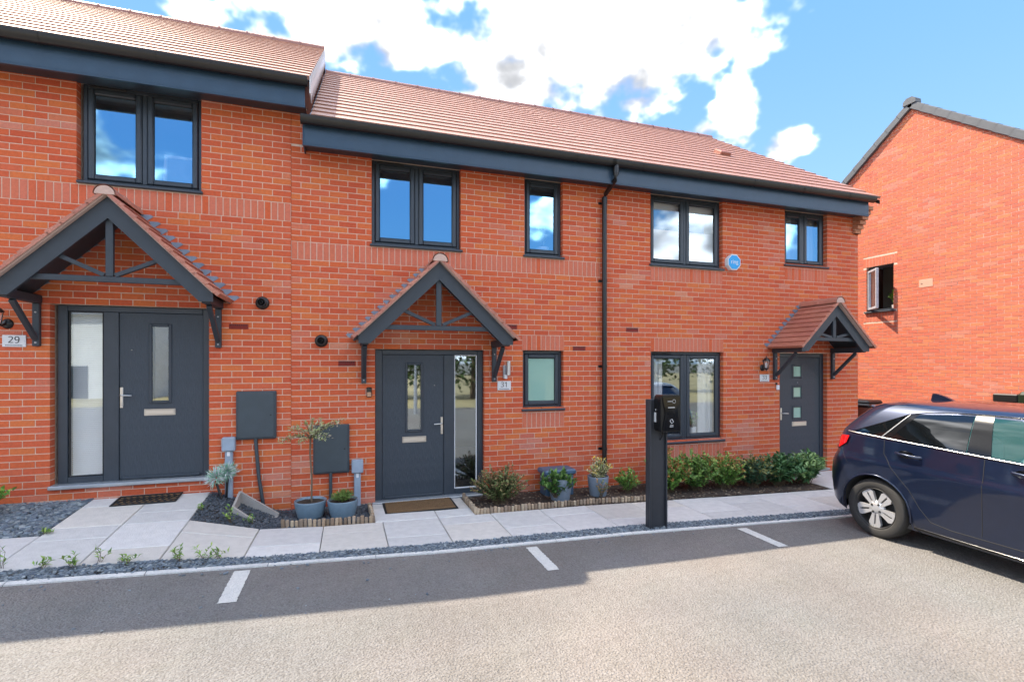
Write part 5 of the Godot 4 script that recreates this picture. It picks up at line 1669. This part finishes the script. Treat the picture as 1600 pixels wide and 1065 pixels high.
func side_line(pts: Array, r: float, out := 0.0) -> MB:
	var b := MB.new()
	var p := []
	for i in pts.size() - 1:
		for k in 8: p.append(car_at(lerpf(pts[i][0], pts[i + 1][0], k / 8.0), lerpf(pts[i][1], pts[i + 1][1], k / 8.0), out))
	p.append(car_at(pts[-1][0], pts[-1][1], out))
	b.tube(p, r, 6)
	return b
func car_wheel(t: Node3D, at: Vector3, side: float):
	var xf := Transform3D(Basis(Vector3(0, 0, 1), side * PI / 2), at)
	var ty := MB.new()
	ty.lathe([Vector2(0.222, -0.10), Vector2(0.29, -0.105), Vector2(0.315, -0.09), Vector2(0.325, -0.05), Vector2(0.326, 0.0), Vector2(0.325, 0.06), Vector2(0.315, 0.092), Vector2(0.30, 0.102), Vector2(0.27, 0.108), Vector2(0.24, 0.104), Vector2(0.224, 0.096), Vector2(0.222, 0.08)], 56, xf)
	var w := local(t, "wheel", ty, M.tyre)
	var rim := MB.new()
	rim.lathe([Vector2(0.225, 0.085), Vector2(0.222, 0.098), Vector2(0.212, 0.094), Vector2(0.205, 0.07), Vector2(0.20, -0.06)], 48, xf)
	rim.lathe([Vector2(0.20, 0.0), Vector2(0.0, 0.0)], 32, xf)
	local(w, "rim", rim, M.alloy_dark)
	for k in 5:
		var s := MB.new()
		var rot := xf * Transform3D(Basis(Vector3.UP, TAU * k / 5 + 0.25), Vector3.ZERO) * Transform3D(Basis(Vector3(1, 0, 0), Vector3(0, 0, -1), Vector3(0, 1, 0)), Vector3.ZERO)
		for h in [-1.0, 1.0]:
			var poly := PackedVector2Array([Vector2(h * 0.009, 0.06), Vector2(h * 0.032, 0.05), Vector2(h * 0.052, 0.125), Vector2(h * 0.066, 0.17), Vector2(h * (0.050 if h > 0 else 0.058), 0.202), Vector2(h * 0.012, 0.212), Vector2(h * 0.009, 0.185)])
			s.prism(poly, 0.055, 0.086, rot)
		s.prism(PackedVector2Array([Vector2(-0.013, 0.182), Vector2(0.013, 0.182), Vector2(0.013, 0.212), Vector2(-0.013, 0.212)]), 0.055, 0.084, rot)
		local(w, "spoke", s, M.alloy)
	var hub := MB.new()
	hub.lathe([Vector2(0.085, 0.05), Vector2(0.08, 0.084), Vector2(0.03, 0.088), Vector2(0.0, 0.089)], 28, xf)
	local(w, "hub", hub, M.alloy)
	for k in 4:
		var bo := MB.new()
		bo.lathe([Vector2(0.013, 0.0), Vector2(0.012, 0.006), Vector2(0.008, 0.004), Vector2(0.0, 0.002)], 10, xf * Transform3D(Basis(), Vector3(cos(TAU * k / 4 + 0.6) * 0.052, 0.086, sin(TAU * k / 4 + 0.6) * 0.052)))
		local(w, "wheel_bolt", bo, M.alloy_dark)
func car():
	var at := Vector3(6.44, 0, 2.10)
	at.y = gy(5.7, 2.8) + 0.004
	var t := thing("parked_car", "dark blue hatchback parked tail first towards house 33", "car", at)
	t.rotation.x = 0.011
	var g := []
	for y in CAR_L: g.append(car_ring(y, true))
	var b := MB.new()
	b.grid(g)
	var gg := []
	for y in CAR_G: gg.append(car_ring(y, false))
	# front door glass and windscreen are left open
	var door0 := 13 + int(84 * 0.475); var door1 := 13 + int(84 * 0.93)
	var n: int = gg[0].size()
	b.grid(gg, false, func(r, q): return not (r >= 1 and r <= 5 and ((q >= door0 and q < door1 and q != door0 + 26) or q >= n - 9)))
	# roof skin
	var last: Array = gg[-1]
	for i in last.size() - 1: b.tri(last[i] * Vector3(0, 1, 1), last[i], last[i + 1])
	for i in last.size() - 1: b.quad(last[i] * Vector3(0, 1, 1) , last[i], last[i + 1], last[i + 1] * Vector3(0, 1, 1))
	var body := local(t, "body", b, M.car_paint)
	local(body, "far_half", mirrored(b), M.car_paint)
	var fl := MB.new()
	fl.box(Vector3(-0.80, 0.19, 0.95), Vector3(0.80, 0.24, 3.1))
	fl.box(Vector3(-0.55, 0.19, 0.15), Vector3(0.55, 0.24, 4.1))
	for zw in [0.70, 3.41]:
		for s in [-1.0, 1.0]:
			var rows := []
			for x in [0.45, 0.86]:
				var row := []
				for k in 13:
					var a := PI * k / 12.0
					row.append(Vector3(s * x, 0.325 + sin(a) * 0.378, zw + cos(a) * 0.378))
				rows.append(row)
			fl.grid(rows)
			fl.box(Vector3(s * 0.45 - 0.01, 0.2, zw - 0.38), Vector3(s * 0.45 + 0.01, 0.72, zw + 0.38))
	local(t, "underside", fl, M.underbody)
	for s in [-1.0, 1.0]:
		for zw in [0.70, 3.41]: car_wheel(t, Vector3(s * 0.765, 0.325, zw), -s)
	# seen side: glass, trims, lines (repeated on the far side)
	var parts := []
	parts.append(["rear_door_glass", side_patch([[[0.845, 1.127], [1.2, 1.112], [1.545, 1.098]], [[1.045, 1.40], [1.3, 1.425], [1.515, 1.435]]], 0.004), M.privacy_glass])
	parts.append(["quarter_glass", side_patch([[[0.45, 1.146], [0.60, 1.139], [0.755, 1.133]], [[0.93, 1.375], [0.945, 1.38], [0.96, 1.385]]], 0.004), M.privacy_glass])
	parts.append(["door_pillar", side_patch([[[1.555, 1.088], [1.65, 1.085], [1.745, 1.080]], [[1.525, 1.442], [1.60, 1.445], [1.665, 1.448]]], 0.005), M.black_trim])
	parts.append(["quarter_pillar", side_patch([[[0.765, 1.128], [0.805, 1.128], [0.840, 1.126]], [[0.965, 1.388], [1.0, 1.395], [1.04, 1.40]]], 0.003), M.black_trim])
	parts.append(["window_trim", side_line([[0.37, 1.143], [0.8, 1.120], [1.6, 1.083], [2.4, 1.048], [3.1, 1.02]], 0.0085, 0.009), M.chrome])
	parts.append(["window_trim", side_line([[0.43, 1.150], [0.75, 1.295], [0.95, 1.392], [1.1, 1.42], [1.35, 1.443], [1.6, 1.452], [2.0, 1.448], [2.4, 1.43]], 0.005, 0.004), M.black_trim])
	parts.append(["quarter_trim", side_line([[0.758, 1.13], [0.96, 1.39]], 0.006, 0.005), M.chrome])
	parts.append(["door_seam", side_line([[1.655, 1.44], [1.70, 1.08], [1.70, 0.85], [1.695, 0.60], [1.69, 0.34]], 0.0035, -0.0005), M.dark_gap])
	parts.append(["door_seam", side_line([[0.79, 1.12], [0.80, 0.95], [0.90, 0.80], [1.06, 0.62], [1.16, 0.45], [1.26, 0.34], [1.45, 0.315], [1.69, 0.315], [2.9, 0.315]], 0.0035, -0.0005), M.dark_gap])
	parts.append(["sill_trim", side_line([[1.10, 0.235], [1.7, 0.228], [3.0, 0.228]], 0.016, -0.004), M.black_trim])
	parts.append(["fuel_seam", side_line([[0.2, 0.985], [0.30, 0.94], [0.40, 0.78]], 0.002, -0.0005), M.dark_gap])
	parts.append(["tail_light", side_patch([[[0.13, 0.90], [0.16, 0.905], [0.20, 0.915], [0.25, 0.935], [0.31, 0.97], [0.37, 1.01]], [[0.16, 1.06], [0.19, 1.068], [0.23, 1.075], [0.28, 1.085], [0.34, 1.092], [0.40, 1.095]]], 0.014), M.tail_lens])
	for z in [0.92, 1.90]:
		var hd := MB.new()
		var a := car_at(z, 0.985, 0.0); var c := car_at(z + 0.25, 0.972, 0.0)
		hd.tube([a + Vector3(0.005, 0, 0), a + Vector3(-0.034, 0, 0.03), (a + c) / 2 + Vector3(-0.04, 0.002, 0), c + Vector3(-0.034, 0, -0.03), c + Vector3(0.005, 0, 0)], [0.013, 0.014, 0.014, 0.014, 0.013], 8)
		parts.append(["door_handle", hd, M.car_paint])
		var cup := MB.new()
		cup.lathe([Vector2(0.0, -0.002), Vector2(0.04, 0.0), Vector2(0.052, 0.003)], 20, Transform3D(Basis(Vector3(0, 0, 1.5), Vector3(-1, 0, 0), Vector3(0, -0.75, 0)), (a + c) / 2 + Vector3(-0.003, 0.004, -0.02)))
		parts.append(["handle_recess", cup, M.black_trim])
	# wheel arch lip
	for zw in [0.70, 3.41]:
		var pts := []
		for k in 17:
			var an := PI * (k - 0.6) / 14.8
			pts.append(Vector3(-car_w(0.325 + sin(an) * 0.375) - 0.006, maxf(0.24, 0.325 + sin(an) * 0.375), zw + cos(an) * 0.375))
		var al := MB.new()
		al.tube(pts, 0.010, 6)
		parts.append(["arch_lip", al, M.car_paint])
	for p in parts:
		local(t, p[0], p[1], p[2])
		local(t, p[0], mirrored(p[1]), p[2])
	for s in [-1.0, 1.0]:
		# front door glass, following the open cells
		var gl := []
		for k in range(1, 7):
			var row := []
			for q in range(door0, door1 + 1): row.append(gg[k][q] * Vector3(1, 1, 1))
			gl.append(row)
		var gm := MB.new()
		gm.grid(gl)
		local(t, "front_door_glass", gm if s < 0 else mirrored(gm), M.car_glass)
	var ws := []
	for k in range(1, 7):
		var row := []
		for q in range(n - 9, n): row.append(gg[k][q])
		for q in range(n - 2, n - 10, -1): row.append(gg[k][q] * Vector3(-1, 1, 1))
		ws.append(row)
	var wm := MB.new()
	wm.grid(ws)
	local(t, "windscreen", wm, M.car_glass)
	# rear screen on the hatch
	var rs := []
	for k in 5:
		var y := lerpf(1.12, 1.36, k / 4.0)
		var row := []
		for q in 9: row.append(Vector3(lerpf(0.52, -0.52, q / 8.0), y, car_r(y) + 0.012 * absf(q - 4) - 0.012))
		rs.append(row)
	var rm := MB.new()
	rm.grid(rs)
	local(t, "rear_screen", rm, M.privacy_glass)
	var sp := MB.new()
	sp.cbox(Vector3(-0.46, 1.40, 0.335), Vector3(0.46, 1.435, 0.56), 0.015, Transform3D(Basis(), Vector3(0, 0.0, 0)))
	local(t, "spoiler", sp, M.car_paint)
	var fin := MB.new()
	fin.prism(PackedVector2Array([Vector2(0.72, 1.49), Vector2(0.74, 1.585), Vector2(0.78, 1.59), Vector2(0.86, 1.565), Vector2(0.98, 1.51), Vector2(1.0, 1.49)]), -0.022, 0.022, Transform3D(Basis(Vector3(0, 0, 1), Vector3(0, 1, 0), Vector3(1, 0, 0)), Vector3.ZERO))
	local(t, "roof_aerial", fin, M.car_paint)
	for s in [-1.0, 1.0]:
		var m := MB.new()
		m.cbox(Vector3(s * 0.98 - 0.09, 1.04, 2.78), Vector3(s * 0.98 + 0.09, 1.17, 2.88), 0.03)
		m.cbox(Vector3(s * 0.87 - 0.04, 1.05, 2.80), Vector3(s * 0.87 + 0.04, 1.09, 2.86), 0.012)
		local(t, "door_mirror", m, M.car_paint)
		for z in [[1.80, 1.0], [0.95, 1.0]]:
			var st := MB.new()
			st.cbox(Vector3(s * 0.37 - 0.24, 0.55, z[0]), Vector3(s * 0.37 + 0.24, 1.10, z[0] + 0.16), 0.06)
			st.cbox(Vector3(s * 0.37 - 0.14, 1.13, z[0]), Vector3(s * 0.37 + 0.14, 1.30, z[0] + 0.11), 0.045)
			st.cbox(Vector3(s * 0.37 - 0.25, 0.42, z[0] + 0.1), Vector3(s * 0.37 + 0.25, 0.56, z[0] + 0.6), 0.04)
			local(t, "seat", st, M.seat)
		var hl := MB.new()
		hl.cbox(Vector3(s * 0.62 - 0.13, 0.70, 4.02), Vector3(s * 0.62 + 0.13, 0.80, 4.13), 0.03)
		local(t, "headlight", hl, M.white_plastic)
	var gr := MB.new()
	gr.cbox(Vector3(-0.45, 0.40, 4.2), Vector3(0.45, 0.55, 4.285), 0.02)
	local(t, "grille", gr, M.black_trim)

# ---------------------------------------------------------------- gable house on the right
func gable_house():
	var t := thing("detached_house", "sunlit brick gable house with grey verge tiles beyond the terrace end", "house", Vector3(14.5, -0.12, -0.8))
	var X := 12.3
	var xf := Transform3D(Basis(Vector3(0, 0, 1), Vector3(0, 1, 0), Vector3(-1, 0, 0)), Vector3(X, 0, 0))
	var az := -1.212; var ay := 7.748; var sl := 0.785
	var edge := func(y: float) -> Array:
		var h := minf(3.7, (ay - y) / sl)
		return [az - h, az + h]
	var hole := [[-2.264, -1.612, 3.123, 4.226]]
	var w := part(t, "wall", mortar(xf, az - 3.7, az + 3.7, -0.3, ay, hole, 0.28, edge), M.mortar)
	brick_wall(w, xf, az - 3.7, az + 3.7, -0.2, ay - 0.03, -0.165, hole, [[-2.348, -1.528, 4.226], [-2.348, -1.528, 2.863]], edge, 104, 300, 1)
	# rest of the house
	var b := MB.new()
	var e := ay - 3.7 * sl
	b.box(Vector3(X + 0.3, -0.3, az - 3.69), Vector3(X + 6.0, e, az - 3.4)); b.box(Vector3(X + 0.3, -0.3, az + 3.4), Vector3(X + 6.0, e, az + 3.69))
	b.prism(PackedVector2Array([Vector2(az - 3.39, -0.3), Vector2(az + 3.39, -0.3), Vector2(az + 3.39, e), Vector2(az, ay - 0.3), Vector2(az - 3.39, e)]), X + 5.7, X + 6.0, Transform3D(Basis(Vector3(0, 0, 1), Vector3(0, 1, 0), Vector3(1, 0, 0)), Vector3.ZERO))
	part(t, "outer_wall", b, M.brick_plain)
	b = MB.new()
	b.box(Vector3(X + 1.9, 2.0, -3.2), Vector3(X + 2.0, 4.9, 0.6)); b.box(Vector3(X + 0.28, 2.4, -3.2), Vector3(X + 1.9, 2.5, 0.6)); b.box(Vector3(X + 0.28, 4.6, -3.2), Vector3(X + 1.9, 4.7, 0.6))
	part(t, "inner_wall", b, M.interior_wall)
	b = MB.new()
	for s in [-1.0, 1.0]:
		var z1: float = az + s * 4.0; var y1: float = ay - 4.0 * sl
		var q := [Vector3(X + 0.05, ay + 0.06, az), Vector3(X + 6.0, ay + 0.06, az), Vector3(X + 6.0, y1 + 0.06, z1), Vector3(X + 0.05, y1 + 0.06, z1)]
		if s > 0: b.quad(q[3], q[2], q[1], q[0])
		else: b.quad(q[0], q[1], q[2], q[3])
	var rf := part(t, "roof", b, M.slate_roof)
	# verge caps up both slopes
	for s in [-1.0, 1.0]:
		var d := Vector3(0, sl, -s).normalized()
		var nrm := Vector3(0, 1, s * sl).normalized()
		var ln := 4.0 * sqrt(1 + sl * sl)
		var n := 15
		for i in n:
			var o := Vector3(X - 0.02, ay - 4.0 * sl + 0.03, az + s * 4.0) + d * (ln * i / n)
			var c := MB.new()
			c.cbox(Vector3(-0.05, -0.07, 0.0), Vector3(0.12, 0.085, ln / n + 0.03), 0.012, Transform3D(Basis(Vector3.RIGHT, nrm, d) * Basis(Vector3.RIGHT, 0.03), o))
			part(rf, "verge_tile", c, M.slate_roof)
	b = MB.new()
	b.prism(PackedVector2Array([Vector2(-0.14, -0.06), Vector2(0.14, -0.06), Vector2(0.13, 0.03), Vector2(0.06, 0.09), Vector2(-0.06, 0.09), Vector2(-0.13, 0.03)]), -0.1, 0.09, Transform3D(Basis(Vector3(0, 0, 1), Vector3(0, 1, 0), Vector3(-1, 0, 0)), Vector3(X, ay + 0.09, az)))
	part(rf, "ridge_end", b, M.slate_roof)
	# window with its casement swung open
	b = MB.new()
	bars(b, -2.264, -1.612, 3.123, 4.226, 0.05, -0.14, -0.07)
	var o := MeshInstance3D.new()
	o.mesh = b.mesh(); o.material_override = M.upvc; o.name = "window"
	t.add_child(o, true)
	o.transform = Transform3D(Basis(), -t.position) * xf
	b = MB.new()
	b.cbox(Vector3(-2.306, 3.087, -0.1), Vector3(-1.57, 3.121, 0.05), 0.01)
	local(o, "sill", b, M.upvc)
	var hinge := Transform3D(Basis(Vector3.UP, -0.62), Vector3(-2.216, 0.063, -0.065))
	b = MB.new()
	for q in [[0.0, 0.055, 3.10, 4.07], [0.475, 0.53, 3.10, 4.07], [0.055, 0.475, 3.10, 3.155], [0.055, 0.475, 4.015, 4.07]]:
		b.cbox(Vector3(q[0], q[2], 0), Vector3(q[1], q[3], 0.06), 0.008, hinge)
	local(o, "sash", b, M.galvanised)
	b = MB.new()
	b.quad(hinge * Vector3(0.055, 3.155, 0.03), hinge * Vector3(0.475, 3.155, 0.03), hinge * Vector3(0.475, 4.015, 0.03), hinge * Vector3(0.055, 4.015, 0.03))
	local(o, "pane", b, M.pane)
	b = MB.new()
	b.cbox(Vector3(-1.055, 3.554, -0.006), Vector3(-0.771, 3.732, 0.004), 0.003)
	b.col = Color(0.1, 0.1, 0.1)
	b.box(Vector3(-1.013, 3.627, 0.003), Vector3(-0.981, 3.648, 0.006))
	var v := MeshInstance3D.new()
	v.mesh = b.mesh(); v.material_override = M.plate_brick; v.name = "vent_cover"
	t.add_child(v, true)
	v.transform = o.transform
	# house plant on the inner sill
	var pt := Vector3(X + 0.30, 3.143, -1.78)
	var hp := thing("house_plant", "green house plant standing inside the open gable window", "house plant", pt)
	b = MB.new()
	b.lathe([Vector2(0.001, 0), Vector2(0.05, 0), Vector2(0.07, 0.12), Vector2(0.06, 0.12), Vector2(0.001, 0.1)], 14, Transform3D(Basis(), pt))
	part(hp, "pot", b, M.white_plastic)
	shrub(hp, pt + Vector3(0, 0.1, 0), Vector3(0.14, 0.42, 0.14), 14, 12, Vector2(0.07, 0.025), [[0.10, 0.24, 0.04], [0.15, 0.30, 0.05]], 811, [], 0.4, 0.003)
	# wheelie bin and wall box between the houses
	var at := Vector3(10.1, -0.12, -0.72)
	var bn := thing("wheelie_bin", "brown wheelie bin with a black lid in the gap between the houses", "wheelie bin", at)
	b = MB.new()
	b.grid([[at + Vector3(-0.22, 0.06, 0.24), at + Vector3(0.22, 0.06, 0.24), at + Vector3(0.22, 0.06, -0.22), at + Vector3(-0.22, 0.06, -0.22)], [at + Vector3(-0.28, 1.08, 0.33), at + Vector3(0.28, 1.08, 0.33), at + Vector3(0.28, 1.08, -0.33), at + Vector3(-0.28, 1.08, -0.33)]], true)
	part(bn, "body", b, M.bin_brown)
	b = MB.new()
	b.cbox(at + Vector3(-0.30, 1.08, -0.35), at + Vector3(0.30, 1.16, 0.36), 0.03)
	b.cbox(at + Vector3(-0.22, 1.14, -0.25), at + Vector3(0.22, 1.22, 0.28), 0.04)
	part(bn, "lid", b, M.bin_black)
	for s in [-1.0, 1.0]:
		b = MB.new()
		b.lathe([Vector2(0.0, -0.02), Vector2(0.1, -0.02), Vector2(0.1, 0.02), Vector2(0.0, 0.02)], 18, Transform3D(Basis(Vector3(0, 0, 1), PI / 2), at + Vector3(s * 0.25, 0.1, -0.24)))
		part(bn, "wheel", b, M.rubber)
	var wb := thing("wall_box", "long black box with a rounded green end fixed low on the sunlit gable wall", "wall box", Vector3(X, 1.05, 0.7))
	b = MB.new()
	b.cbox(Vector3(X - 0.12, 1.09, 0.36), Vector3(X, 1.25, 0.76), 0.02)
	part(wb, "housing", b, M.bin_black)
	b = MB.new()
	b.cbox(Vector3(X - 0.17, 1.02, 0.76), Vector3(X, 1.31, 1.02), 0.06)
	part(wb, "rounded_end", b, M.bin_green)

# ---------------------------------------------------------------- what the panes mirror: the far side of the street
func simple_house(at: Vector3, sz: Vector3, wallm: Material, roofm: Material, label: String, turn: float):
	var t := thing("street_house", label, "house", at)
	t.rotation.y = turn
	var b := MB.new()
	b.box(Vector3(-sz.x / 2, -1, 0), Vector3(sz.x / 2, sz.y, sz.z))
	for s in [0.0, 1.0]: pass
	b.prism(PackedVector2Array([Vector2(0, sz.y), Vector2(sz.z, sz.y), Vector2(sz.z / 2, sz.y + sz.z * 0.36)]), -sz.x / 2, sz.x / 2, Transform3D(Basis(Vector3(0, 0, 1), Vector3(0, 1, 0), Vector3(1, 0, 0)), Vector3.ZERO))
	local(t, "wall", b, wallm)
	b = MB.new()
	var h := sz.y + sz.z * 0.36
	for s in [[-0.3, sz.z / 2], [sz.z + 0.3, sz.z / 2]]:
		var y0: float = sz.y - 0.216
		b.quad(Vector3(-sz.x / 2 - 0.2, y0 + 0.1, s[0]), Vector3(sz.x / 2 + 0.2, y0 + 0.1, s[0]), Vector3(sz.x / 2 + 0.2, h + 0.1, s[1]), Vector3(-sz.x / 2 - 0.2, h + 0.1, s[1]))
	local(t, "roof", b, roofm)
	for x in [-0.28, 0.28]:
		for y in [0.22, 0.72]:
			b = MB.new()
			b.cbox(Vector3(sz.x * x - 0.6, sz.y * y - 0.5, -0.05), Vector3(sz.x * x + 0.6, sz.y * y + 0.6, 0.02), 0.02)
			local(t, "window", b, M.privacy_glass)
	b = MB.new()
	b.cbox(Vector3(-0.5, -0.1, -0.05), Vector3(0.5, 2.0, 0.02), 0.02)
	local(t, "door", b, M.upvc)
func far_tree(at: Vector3, h: float, w: float, seed_: int, label: String):
	var r := RandomNumberGenerator.new()
	r.seed = seed_
	var t := thing("tree", label, "tree", at, "trees across the field")
	var tr := MB.new()
	tr.tube([at - Vector3(0, 0.3, 0), at + Vector3(0.1, h * 0.4, 0), at + Vector3(0, h * 0.75, 0.1)], [0.22, 0.16, 0.06], 8)
	part(t, "trunk", tr, M.bark)
	var lm := leaf_mesh(0.32, 0.13)
	var f := MB.new()
	for c in 26:
		var d := Vector3(r.randfn(), r.randfn(), r.randfn()).normalized() * pow(r.randf(), 0.4)
		var p := at + Vector3(d.x * w, h * 0.52 + d.y * h * 0.42, d.z * w)
		for k in 46:
			var q := Vector3(r.randfn(), r.randfn() * 0.7, r.randfn()) * w * 0.2
			var o := Vector3(r.randfn(), r.randfn(), r.randfn()).normalized()
			var sd := o.cross(Vector3(0.3, 1, 0.2)).normalized()
			var v := r.randf_range(0.7, 1.3)
			f.add(lm, Transform3D(Basis(sd, o, sd.cross(o)), p + q), Color(0.07 * v, 0.115 * v, 0.035 * v))
	part(t, "crown", f, M.leaf)
func across_the_street():
	var nz := FastNoiseLite.new()
	nz.seed = 21; nz.frequency = 0.12
	setting("grass_field", sheet(span(-90, 90, 4), span(15.9, 90, 3), func(x, z): return Vector3(x, -0.30 + 0.12 * nz.get_noise_2d(x, z), z), func(p):
		var k := 1.0 + 0.4 * nz.get_noise_2d(p.x * 3, p.z * 3)
		return Color(0.36 * k, 0.30 * k, 0.16 * k)), M.grass_dry)
	simple_house(Vector3(-15.5, -0.3, 30), Vector3(8, 5.2, 8), M.render_white, M.slate_roof, "white rendered house across the street, mirrored in the sidelight of 29", 0.15)
	simple_house(Vector3(-9.0, -0.3, 34), Vector3(7, 5.0, 8), M.brick_plain, M.slate_roof, "red brick house across the street, mirrored in the door glass of 29", -0.1)
	var spots := [[3.2, 24, 5.0, 2.4], [7.2, 22.5, 5.4, 2.6], [11.5, 24, 5.0, 2.5], [16.0, 23, 5.6, 2.8], [21.0, 24.5, 5.2, 2.6], [26.5, 24, 5.8, 3.0], [33.0, 25, 5.6, 3.0]]
	for i in spots.size():
		far_tree(Vector3(spots[i][0], -0.3, spots[i][1]), spots[i][2], spots[i][3], 900 + i, "round leafy tree at the far edge of the dry field")
	var t := thing("street_lamp", "grey street lamp column across the road, mirrored in the door glass of 31", "street lamp", Vector3(2.55, -0.1, 13.0))
	var b := MB.new()
	b.tube([Vector3(2.55, -0.2, 13), Vector3(2.55, 1.2, 13)], 0.07, 12)
	b.tube([Vector3(2.55, 1.2, 13), Vector3(2.55, 5.8, 13)], 0.042, 12)
	part(t, "column", b, M.galvanised)
	b = MB.new()
	b.cbox(Vector3(2.45, 5.75, 12.4), Vector3(2.65, 5.85, 13.05), 0.03)
	part(t, "lamp_head", b, M.galvanised)

# ---------------------------------------------------------------- sky
func sky_picture() -> ImageTexture:
	var W := 2560; var H := 1280
	var im := Image.create(W, H, false, Image.FORMAT_RGBF)
	var a := FastNoiseLite.new()
	a.seed = 14; a.noise_type = FastNoiseLite.TYPE_SIMPLEX_SMOOTH; a.frequency = 1.0; a.fractal_octaves = 6; a.fractal_gain = 0.52
	# cumulus seen over the roofs: middle (px), radii (px), weight
	var cl := []
	var th := deg_to_rad(YAW)
	for c in [[930, 55, 250, 95, 1.0], [1075, 50, 110, 62, 0.95], [830, 125, 150, 52, 0.9], [760, 150, 90, 26, 0.7], [520, 15, 170, 48, 0.9], [620, 72, 60, 26, 0.85], [430, 60, 70, 30, 0.5], [1145, 172, 42, 42, 0.8], [1105, 200, 40, 14, 0.6], [1236, 228, 34, 22, 0.85], [1000, 160, 60, 22, 0.6], [300, 20, 80, 30, 0.6]]:
		var u: float = (c[0] - 800.0) / FPX; var v: float = (568.0 - c[1]) / FPX
		cl.append([th + atan(u), atan(v * cos(atan(u))), c[2] / FPX * cos(atan(u)) * cos(atan(u)), c[3] / FPX * cos(atan(u)), c[4]])
	for y in H:
		var el := PI / 2 - PI * (y + 0.5) / H
		var se := sin(el); var ce := cos(el)
		for x in W:
			if el < -0.03:
				im.set_pixel(x, y, Color(0.22, 0.21, 0.19)); continue
			var az := wrapf(TAU * (x + 0.5) / W, -PI, PI)
			var d := Vector3(sin(az) * ce, se, -cos(az) * ce)
			var sk := clampf(se, 0, 1)
			var k := pow(1.0 - sk, 3.0)
			var blue := Color(0.058, 0.142, 0.31).lerp(Color(0.19, 0.285, 0.38), k)
			var p := d / (maxf(se, 0.0) + 0.35) * 2.2
			var n := a.get_noise_3d(p.x, p.y, p.z)
			var n2 := a.get_noise_3d(p.x * 2.6 + 9, p.y * 2.6, p.z * 2.6)
			var n3 := a.get_noise_3d(p.x * 7.0, p.y * 7.0 + 3, p.z * 7.0)
			var f := n + 0.25 * n2 + 0.12 * n3
			var cover := smoothstep(-0.02, 0.24, f)
			if az > -0.75 and az < 1.35 and el < 0.85:
				var best := -1.0
				for c in cl:
					var ex: float = (az - c[0]) / c[2]; var ey: float = (el - c[1]) / c[3]
					best = maxf(best, c[4] * (1.0 - sqrt(ex * ex + ey * ey) * 0.62))
				var own := smoothstep(0.26, 0.58, best + 0.36 * n2 + 0.18 * n + 0.20 * n3)
				var fade := clampf(minf((az + 0.75) / 0.2, minf((1.35 - az) / 0.2, (0.85 - el) / 0.15)), 0, 1)
				cover = lerpf(cover, own, fade)
			var q := a.get_noise_3d(p.x * 1.5 + 0.12, p.y * 1.5 - 0.25, p.z * 1.5)
			var lum := lerpf(0.17, 1.75, pow(smoothstep(-0.75, 0.85, 0.7 * n2 - 1.3 * q + 0.35 * n3), 1.3))
			var cloud := Color(lum, lum * 1.005, lum * 1.02)
			im.set_pixel(x, y, blue.lerp(cloud, cover * 0.96))
	return ImageTexture.create_from_image(im)

func _ready():
	rng.seed = 1
	# camera: level, lens shifted up a little as in the photograph
	var cam := Camera3D.new()
	cam.name = "camera"
	add_child(cam)
	cam.position = CAM
	cam.rotation_degrees = Vector3(0, -YAW, 0)
	var near := 0.1
	cam.set_frustum(near * 1065.0 / FPX, Vector2(0, near * 35.5 / FPX), near, 400.0)
	cam.current = true
	# sky
	var env := Environment.new()
	env.background_mode = Environment.BG_SKY
	var sky := Sky.new()
	var pano := PanoramaSkyMaterial.new()
	pano.panorama = sky_picture()
	pano.energy_multiplier = 1.0
	sky.sky_material = pano
	env.sky = sky
	env.background_energy_multiplier = 1.0
	env.tonemap_mode = Environment.TONE_MAPPER_LINEAR
	env.tonemap_exposure = 3.9
	env.sdfgi_enabled = true; env.ssao_enabled = true; env.ssil_enabled = true
	var we := WorldEnvironment.new()
	we.name = "world_environment"
	we.environment = env
	add_child(we)
	# sun behind the terrace, slightly from the left
	var sun := DirectionalLight3D.new()
	sun.name = "sun"
	add_child(sun)
	sun.look_at_from_position(Vector3.ZERO, Vector3(2.39, -5.25, 2.52), Vector3.UP)
	sun.light_energy = 0.95
	sun.light_color = Color(1.0, 0.945, 0.86)
	sun.light_angular_distance = 0.5
	sun.shadow_enabled = true
	materials()
	mat("plate_brick", lin(0.55, 0.33, 0.24), 0.8)
	brick_meshes()
	tile_variants()
	ground()
	terrace()
	gable_house()
	across_the_street()
	indoor_things()
	wall_things()
	charger()
	car()
	garden()
